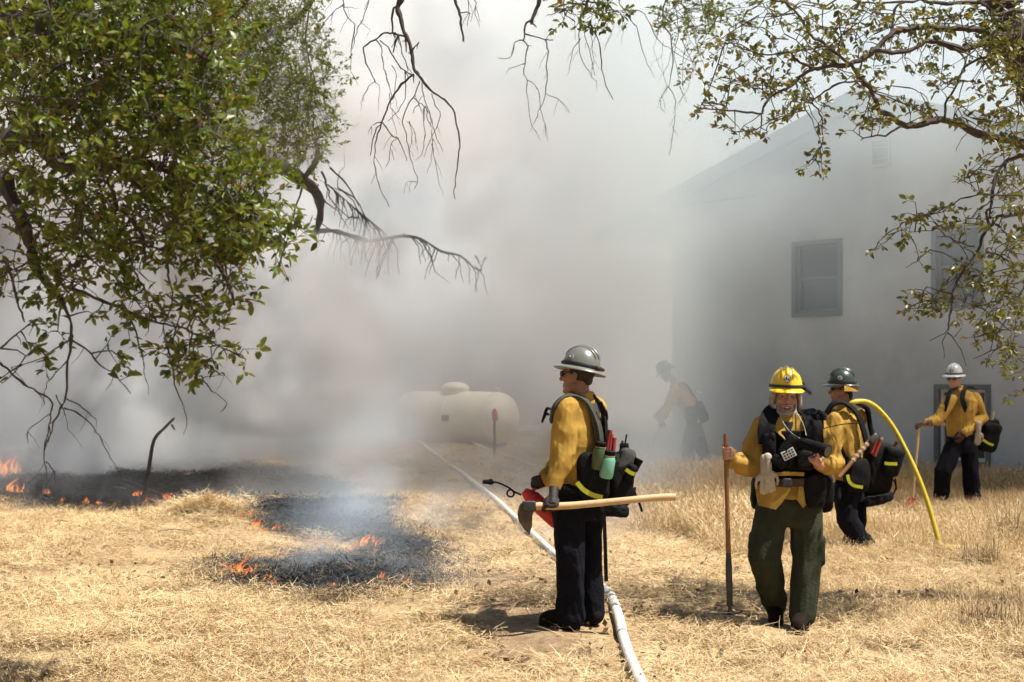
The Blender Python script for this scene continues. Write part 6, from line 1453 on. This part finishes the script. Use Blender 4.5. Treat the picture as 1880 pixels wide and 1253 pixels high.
# ============ 3: man with the yellow hose
p = Person(1566, 1030, 'person in dark green helmet seen from behind with yellow hose over the shoulder', CREW, 13.5); J = p.J
TF = V((-.85, .52, 0)).normalized(); TR = TF.cross(UP)
hc = J(1545, 718); hax = axes((-.97, .1, 0), (.03, 0, 1)); add_head(p.body, hc, hax)
p.body.loft([(J(1560, 890), TR * .14, TF * .10), (J(1556, 800), TR * .15, TF * .10), (J(1553, 755), TR * .12, TF * .07)], 16)
LH, RH = J(1550, 898, -.08), J(1572, 898, .08); LK, LA = J(1556, 955, -.12), J(1590, 1012, -.05); RK, RA = J(1573, 955, .08), J(1566, 1014, .16)
for h_, k_, a_ in ((LH, LK, LA), (RH, RK, RA)): p.body.cap([h_, k_, a_, a_ - UP * .05], [.085, .06, .045, .04], 10)
LS, LE, LW = J(1530, 770, -.14), J(1528, 820, -.17), J(1520, 858, -.25); RS, RE, RW = J(1578, 768, .15), J(1560, 800, .35), J(1535, 790, .45)
for a_, b_, c__ in ((LS, LE, LW), (RS, RE, RW)): p.body.cap([a_, b_, c__], [.055, .045, .03], 10)
remeshed(p.body, 'body', M['skin_a'], p.o, .0075, 3)
sunglasses(p, hc, hax)
mb = MB(); mb.ell(hc + hax[1] * -.02 + hax[2] * .03, (.079, .094, .075), hax, 14); mb.ell(hc + hax[1] * -.08 + hax[2] * -.04, (.05, .025, .05), hax, 12); mb.build('hair', M['hair_dark'], p.o)
hb = axes(hax[1] + V((0, 0, .02)), (.04, 0, 1)); ho = helmet(p, hc + hb[2] * .060 - hb[1] * .006, hb, M['hel_dark'], False, .055, emblem=[(2.85, .42, 'ring')], k=1.08, back_brim=.035)
mb = MB(); rr = []
for zz, ex in ((.008, .0), (-.03, .02), (-.062, .03), (-.062, .018), (-.03, .008), (.008, -.012)):
    rr.append([hc + hb[2] * (.06 + zz) + hb[0] * ((.110 + ex) * math.cos(t)) + hb[1] * ((.128 + ex) * math.sin(t)) for t in np.linspace(math.pi * 1.02, math.pi * 1.98, 21)])
vs = [q for g_ in rr for q in g_]; n_ = 21; fs = [(i * n_ + j, i * n_ + j + 1, ((i + 1) % 6) * n_ + j + 1, ((i + 1) % 6) * n_ + j) for i in range(6) for j in range(n_ - 1)] + [tuple(i * n_ for i in range(6)), tuple(i * n_ + n_ - 1 for i in range(5, -1, -1))]
mb.add(vs, fs); mb.build('neck_shroud', M['shirt'], p.o)
mb = MB(); mb.loft([(J(1560, 890), TR * .18, TF * .13), (J(1558, 850), TR * .185, TF * .135), (J(1555, 800), TR * .205, TF * .145), (J(1553, 772), TR * .20, TF * .13), (J(1551, 758), TR * .15, TF * .10), (J(1550, 746), TR * .085, TF * .075)], 24)
mb.cap([LS, LS.lerp(LE, .5), LE, LE.lerp(LW, .6), LW], [.09, .09, .082, .068, .055], 14); mb.cap([RS, RE, RW], [.09, .08, .055], 14)
mb.tube([hc + V((math.cos(t) * .078 + .01, math.sin(t) * .078, -.13)) for t in np.linspace(0, 6.2832, 17)], .022, 8)
remeshed(mb, 'shirt', M['shirt'], p.o, .009, 2, (.017, .18), 31)
mb = MB(); mb.loft([(J(1561, 885), TR * .175, TF * .125), (J(1561, 910), TR * .185, TF * .14), (J(1562, 922), TR * .16, TF * .13)], 20)
mb.cap([LH, LH.lerp(LK, .5), LK, LK.lerp(LA, .5), LA], [.115, .11, .105, .098, .09], 14); mb.cap([RH, RK, RA], [.11, .095, .088], 14)
mb.rbox(J(1530, 905, -.2), (.07, .04, .08), (TF, TR, UP), 12)
remeshed(mb, 'trousers', M['navy'], p.o, .010, 2, (.016, .2), 33)
boot(p, LA - UP * .03, J(1572, 1025, -.03)); boot(p, RA - UP * .03, J(1545, 1025, .2))
mb = MB(); open_hand(mb, LW, (-.2, -.3, -1), (-.4, -1, 0), TF, 1.05, .5); mb.cap([LW, LW.lerp(LE, .25)], [.042, .05], 12); remeshed(mb, 'glove', M['darkglove'], p.o, .008, 2)
pk0 = p.W(J(1610, 860, .0)); pk = empty('fire_pack', pk0, 'black line pack with lime stripes on the man carrying the yellow hose', 'pack')
def K_(px, py, dy=0.): return p.W(J(px, py, dy)) - pk0
PF = V((-.55, .83, 0)).normalized(); PR = PF.cross(UP); pax = (PR, PF, UP)
pouch('main_pouch', K_(1608, 862, .05), (.16, .13, .26), (V((.95, .1, -.18)).normalized(), V((-.1, .99, 0)).normalized(), V((.18, 0, .98)).normalized()), pk, flap=False)
pouch('rear_pouch', K_(1633, 848, .0), (.10, .12, .14), (V((.95, .1, -.25)).normalized(), V((-.1, .99, 0)).normalized(), V((.25, 0, .97)).normalized()), pk)
pouch('side_pouch', K_(1572, 872, -.16), (.12, .08, .16), (V((.98, .2, 0)).normalized(), V((-.2, .98, 0)).normalized(), UP), pk, flap=False)
pouch('lower_pouch', K_(1608, 916, .0), (.16, .10, .055), (V((.96, .1, .22)).normalized(), V((-.1, .99, 0)).normalized(), V((-.22, 0, .97)).normalized()), pk, flap=False)
strap('reflective_stripe', [K_(1556, 872, -.25), K_(1559, 884, -.255), K_(1568, 892, -.255), K_(1584, 895, -.25)], .03, .008, (0, -1, 0), pk, 'reflect')
strap('reflective_stripe', [K_(1624, 851, -.145), K_(1635, 852, -.145), K_(1647, 852, -.14)], .03, .008, (0, -1, 0), pk, 'reflect')
bk = lambda q: q + pk0 - p.W(J(1554, 800))
strap('shoulder_strap', [K_(1517, 760, -.15), K_(1530, 742, -.17), K_(1550, 740, -.16), K_(1572, 758, -.155), K_(1585, 790, -.15), K_(1594, 830, -.13)], .06, .022, bk, pk); strap('shoulder_strap', [K_(1575, 742, .05), K_(1592, 752, .08), K_(1598, 785, .05), K_(1606, 815, .04)], .07, .022, bk, pk); strap('side_strap', [K_(1540, 815, -.17), K_(1550, 835, -.185), K_(1562, 850, -.17)], .035, .012, bk, pk)
strap('loose_strap', [K_(1640, 880, -.05), K_(1645, 895, -.05), K_(1636, 915, -.05)], .015, .006, (0, -1, 0), pk); strap('loose_strap', [K_(1644, 878, -.05), K_(1646, 900, -.05)], .012, .006, (0, -1, 0), pk)
q0 = p.W(J(1600, 806, -.16)); o = empty('axe', q0, 'tape wrapped wooden tool handle slanting across the hip of the man with the yellow hose', 'hand tool'); e_ = p.W(J(1540, 877, -.30)) - q0
mb = MB(); mb.tube([V((0, 0, 0)), e_ * .3, e_], [.022, .021, .019], 10); mb.build('handle', M['woodred'], o)
for i in range(5): mb = MB(); mb.tube([e_ * (.13 + .1 * i), e_ * (.17 + .1 * i)], .0235, 10); mb.build('tape', M['greyglove'], o)
mb = MB(); mb.rbox(V((.02, 0, .0)), (.06, .03, .035), (e_.normalized(), V((0, 1, 0)), e_.normalized().cross(V((0, 1, 0)))), 12); mb.build('head', M['steel'], o)
for i, (px, py) in enumerate(((1606, 815), (1612, 820))):
    q = p.W(J(px, py, -.1)); o = empty('flare', q, ('brown flare stick', 'pale ended flare stick')[i] + ' beside the tool handle in the hose carrier pack', 'flare'); u_ = V((.35, 0, .93)); mb = MB(); mb.tube([u_ * -.1, u_ * .07], .018, 10); mb.build('tube', M['redpaper'], o); mb = MB(); mb.tube([u_ * .07, u_ * .095], .019, 10); mb.build('cap', M['leather' if i == 0 else 'greyglove'], o)
q = p.W(J(1641, 822, .05)); o = empty('flare', q, 'short wooden stick poking up from the back of the hose carrier pack', 'stick'); u_ = V((.5, 0, .87)); mb = MB(); mb.tube([u_ * -.06, u_ * .06], .018, 10); mb.build('tube', M['woodred'], o)
hp_px = [(1562, 742, -.10), (1580, 737, -.06), (1598, 741, .0), (1618, 757, .03), (1640, 785, .03), (1662, 825, .0), (1684, 872, -.05), (1702, 920, -.1), (1716, 968, -.15), (1724, 1000, -.18), (1729, 1030, -.2)]
pts = [p.W(J(*q)) for q in hp_px]; pts.append(V((pts[-1].x + .03, pts[-1].y, hz(pts[-1].x, pts[-1].y) + .02))); pts.append(V((pts[-1].x + .3, pts[-1].y + .1, hz(pts[-1].x + .3, pts[-1].y + .1) + .02)))
pts = [p.W(J(1535, 800, .3)), p.W(J(1545, 765, .05))] + pts
mb = MB(); mb.tube(pts, .023, 12, 5); o = mb.build('yellow_hose', M['hose_y']); tag(o, 'yellow rubber hose arching from the shoulder down into the tall grass', 'hose')
mb = MB(); grip(mb, J(1535, 800, .3), (0, .2, 1), (.3, .9, 0), .026, RW + V((0, 0, 0)), rf=.012, k=1.1); remeshed(mb, 'glove', M['darkglove'], p.o, .008, 2)

# ============ 4: man leaning on a tool by the wall
p = Person(1757, 925, 'person in pale helmet and sunglasses resting a hand on an upright tool by the wall', CREW, 18.4); J = p.J
TF = V((-.62, -.78, 0)).normalized(); TR = TF.cross(UP)
hc = J(1752, 697); hax = axes((-.62, -.78, -.06), (0, 0, 1)); add_head(p.body, hc, hax)
p.body.loft([(J(1762, 815), TR * .14, TF * .10), (J(1765, 760), TR * .15, TF * .10), (J(1765, 722), TR * .12, TF * .07)], 16)
RH, LH = J(1750, 822, -.05), J(1778, 822, .06); RK, RA = J(1732, 865, -.12), J(1728, 912, .0); LK, LA = J(1782, 870, .05), J(1786, 916, .08)
for h_, k_, a_ in ((LH, LK, LA), (RH, RK, RA)): p.body.cap([h_, k_, a_, a_ - UP * .05], [.085, .06, .045, .04], 10)
RS, RE, RW = J(1745, 735, -.08), J(1722, 772, -.15), J(1700, 777, -.28); LS, LE, LW = J(1789, 733, .10), J(1802, 768, .12), J(1772, 794, -.16)
for a_, b_, c__ in ((LS, LE, LW), (RS, RE, RW)): p.body.cap([a_, b_, c__], [.055, .045, .03], 10)
remeshed(p.body, 'body', M['skin_b'], p.o, .009, 3); sunglasses(p, hc, hax)
mb = MB(); mb.ell(hc + hax[1] * -.02 + hax[2] * .03, (.079, .094, .075), hax, 14); mb.build('hair', M['hair_dark'], p.o)
hb = axes(hax[1], (.02, 0, 1)); helmet(p, hc + hb[2] * .060, hb, M['hel_white'], True, emblem=[(1.62, .42, 'number'), (.45, .5, 'spot')], k=1.03)
mb = MB(); mb.loft([(J(1762, 805), TR * .165, TF * .12), (J(1763, 780), TR * .175, TF * .125), (J(1765, 752), TR * .20, TF * .14), (J(1766, 735), TR * .195, TF * .125), (J(1765, 722), TR * .14, TF * .10), (J(1762, 714), TR * .085, TF * .075)], 24)
mb.cap([RS, RS.lerp(RE, .5), RE, RE.lerp(RW, .6), RW], [.085, .085, .075, .06, .05], 14); mb.cap([LS, LS.lerp(LE, .5), LE, LE.lerp(LW, .6), LW], [.09, .095, .09, .07, .055], 14)
mb.tube([hc + V((math.cos(t) * .078 + .035, math.sin(t) * .078 + .03, -.125 + .03 * math.cos(t - .7))) for t in np.linspace(0, 6.2832, 17)], .024, 8)
remeshed(mb, 'shirt', M['shirt'], p.o, .010, 2, (.017, .18), 41)
mb = MB(); mb.loft([(J(1763, 798), TR * .165, TF * .12), (J(1763, 818), TR * .18, TF * .135), (J(1764, 832), TR * .17, TF * .13)], 20)
mb.cap([RH, RH.lerp(RK, .5), RK, RK.lerp(RA, .5), RA], [.12, .12, .115, .105, .10], 14); mb.cap([LH, LK, LA], [.12, .11, .105], 14)
remeshed(mb, 'trousers', M['navy'], p.o, .010, 2, (.016, .2), 43)
boot(p, RA - UP * .03, J(1718, 925, -.15)); boot(p, LA - UP * .03, J(1778, 930, -.12))
tp = p.W(J(1688, 775, -.30)); tb = GD(1673, 18.0)
o = empty('shovel', tb, 'upright wooden handled tool with red head under the hand of the man by the wall', 'hand tool'); tv = tp - tb
mb = MB(); mb.tube([tv * .12, tv * .6, tv * .99], [.017, .018, .018], 10); mb.build('handle', M['wood'], o)
mb = MB(); mb.plate([V((-.09, 0, .0)), V((.08, 0, .0)), V((.10, 0, .12)), V((.05, 0, .19)), V((-.03, 0, .19)), V((-.07, 0, .12))], V((0, .03, 0))); mb.build('head', M['red'], o, False)
mb = MB(); open_hand(mb, RW, (-1, -.1, -.05), (0, -.1, 1), (.3, -1, 0), 1.12, .75); mb.cap([RW, RW.lerp(RE, .3)], [.045, .055], 12); remeshed(mb, 'glove', M['leather'], p.o, .008, 2)
mb = MB(); open_hand(mb, LW, (-.8, -.2, -.75), (-.3, -1, .4), (.2, -.2, 1), 1.12, .5); mb.cap([LW, LW.lerp(LE, .3)], [.045, .055], 12); remeshed(mb, 'glove', M['leather'], p.o, .008, 2)
pk0 = p.W(J(1812, 800, .1)); pk = empty('fire_pack', pk0, 'black hip pack with lime stripe on the man by the wall', 'pack')
def K_(px, py, dy=0.): return p.W(J(px, py, dy)) - pk0
pouch('main_pouch', K_(1814, 803, .12), (.13, .12, .19), (V((.96, .1, -.2)).normalized(), V((-.1, .99, 0)).normalized(), V((.2, 0, .98)).normalized()), pk); pouch('top_pouch', K_(1818, 780, .14), (.11, .09, .06), (V((.9, .1, .35)).normalized(), V((-.1, .99, 0)).normalized(), V((-.35, 0, .93)).normalized()), pk, flap=False)
strap('reflective_stripe', [K_(1805, 808, -.015), K_(1814, 814, -.018), K_(1824, 818, -.01)], .03, .008, (0, -1, 0), pk, 'reflect')
fn = lambda q: q + pk0 - p.W(J(1766, 750))
strap('shoulder_strap', [K_(1790, 715, .12), K_(1776, 710, .0), K_(1768, 722, -.12), K_(1768, 740, -.16), K_(1780, 765, -.12), K_(1788, 785, -.05)], .06, .02, fn, pk); strap('shoulder_strap', [K_(1755, 712, -.02), K_(1744, 720, -.13), K_(1738, 740, -.18), K_(1733, 755, -.18)], .06, .02, fn, pk); strap('waist_belt', [K_(1738, 803, -.10), K_(1760, 806, -.16), K_(1790, 802, -.05), K_(1800, 800, .05)], .05, .015, fn, pk)
q = p.W(J(1822, 768, .1)); o = empty('flare', q, 'pale stick standing up from the hip pack by the wall', 'stick'); mb = MB(); mb.tube([V((-.02, 0, -.1)), V((.01, 0, .09))], .02, 10); mb.build('tube', M['greyglove'], o)
g0 = p.W(J(1796, 788, -.12)); gl = empty('glove', g0, 'striped pale work glove hanging at the hip of the man by the wall', 'gloves'); mb = MB(); open_hand(mb, V((0, 0, -.03)), (-.05, 0, -1), (0, -1, 0), (1, 0, 0), 1.1, .2); mb.cap([V((0, 0, .07)), V((0, 0, -.02))], [.04, .034], 10); remeshed(mb, 'cloth', M['greyglove'], gl, .008, 1)

# ============ 5: man bent over in the smoke
p = Person(1268, 880, 'person bent over a tool, faint in the smoke before the house corner', CREW, 22.5); J = p.J
hc = J(1224, 686); hax = axes((-.85, -.2, -.5), (-.4, 0, .9)); add_head(p.body, hc, hax)
TF = V((-.97, .1, -.25)).normalized(); TR = V((.1, .99, 0)); BU = TR.cross(TF)
p.body.loft([(J(1275, 775), TR * .14, V((.1, 0, .03))), (J(1258, 730), TR * .15, V((.1, 0, .05))), (J(1243, 708), TR * .12, V((.07, 0, .04)))], 16)
LH, RH = J(1272, 785, -.1), J(1276, 785, .1); LK, LA = J(1262, 825, -.12), J(1266, 870, -.12); RK, RA = J(1290, 830, .12), J(1300, 872, .15)
for h_, k_, a_ in ((LH, LK, LA), (RH, RK, RA)): p.body.cap([h_, k_, a_, a_ - UP * .05], [.085, .06, .045, .04], 10)
LS, LE, LW = J(1240, 718, -.2), J(1225, 750, -.25), J(1212, 772, -.2); RS, RE, RW = J(1246, 716, .2), J(1228, 745, .22), J(1205, 765, .1)
for a_, b_, c__ in ((LS, LE, LW), (RS, RE, RW)): p.body.cap([a_, b_, c__], [.055, .045, .03], 10)
remeshed(p.body, 'body', M['skin_a'], p.o, .01, 2)
helmet(p, hc + hax[2] * .06, hax, M['hel_dark'], True, k=1.05)
mb = MB(); mb.loft([(J(1276, 778), TR * .175, V((.125, 0, .03))), (J(1268, 752), TR * .19, V((.135, 0, .05))), (J(1254, 726), TR * .20, V((.13, 0, .07))), (J(1243, 710), TR * .15, V((.1, 0, .06))), (J(1237, 703), TR * .085, V((.07, 0, .05)))], 24)
mb.cap([LS, LE, LW], [.09, .08, .05], 14); mb.cap([RS, RE, RW], [.09, .08, .05], 14); remeshed(mb, 'shirt', M['shirt'], p.o, .012, 4, (.011, .17), 51)
mb = MB(); mb.loft([(J(1275, 770), TR * .17, V((.125, 0, .02))), (J(1274, 790), TR * .185, V((.14, 0, 0))), (J(1275, 802), TR * .17, V((.13, 0, 0)))], 20); mb.cap([LH, LK, LA], [.12, .105, .095], 14); mb.cap([RH, RK, RA], [.12, .105, .095], 14); remeshed(mb, 'trousers', M['navy'], p.o, .012, 4, (.01, .17), 53)
boot(p, LA - UP * .03, J(1245, 880, -.15)); boot(p, RA - UP * .03, J(1282, 880, .12))
tb = GD(1165, 22.0); tp = p.W(J(1228, 752, .02)); o = empty('rake', tb, 'long handled tool worked by the bent man in the smoke', 'hand tool'); tv = tp - tb
mb = MB(); mb.tube([tv * .05, tv * .5, tv * 1.05], .017, 8); mb.build('handle', M['wood'], o); mb = MB(); mb.box(V((0, 0, .05)), (.12, .02, .06)); mb.build('head', M['steel'], o)
for (w_, sd_) in ((LW, -1), (RW, 1)):
    mb = MB(); q = tb + tv * (.78 if sd_ < 0 else .92) - p.g; grip(mb, q, tv, (.3, sd_, .2), .018, w_, rf=.012, k=1.1); mb.cap([w_, w_ + V((.03, 0, .03))], .045, 10); remeshed(mb, 'glove', M['darkglove'], p.o, .009, 1)
pk0 = p.W(J(1280, 755, 0)); pk = empty('fire_pack', pk0, 'dark pack on the bent man in the smoke', 'pack')
def K_(px, py, dy=0.): return p.W(J(px, py, dy)) - pk0
pouch('main_pouch', K_(1284, 758, .0), (.11, .15, .17), (V((.9, 0, .45)).normalized(), V((0, 1, 0)), V((-.45, 0, .9)).normalized()), pk); pouch('side_pouch', K_(1270, 762, -.2), (.10, .07, .13), None or (V((1, 0, 0)), V((0, 1, 0)), UP), pk)
for dy in (-.14, .14): strap('shoulder_strap', [K_(1240, 712, dy - .0), K_(1255, 703, dy), K_(1275, 728, dy), K_(1285, 750, dy)], .06, .02, (.5, 0, .85), pk)
strap('reflective_stripe', [K_(1278, 720, -.05), K_(1288, 722, .0)], .03, .01, (.5, -.3, .85), pk, 'reflect')
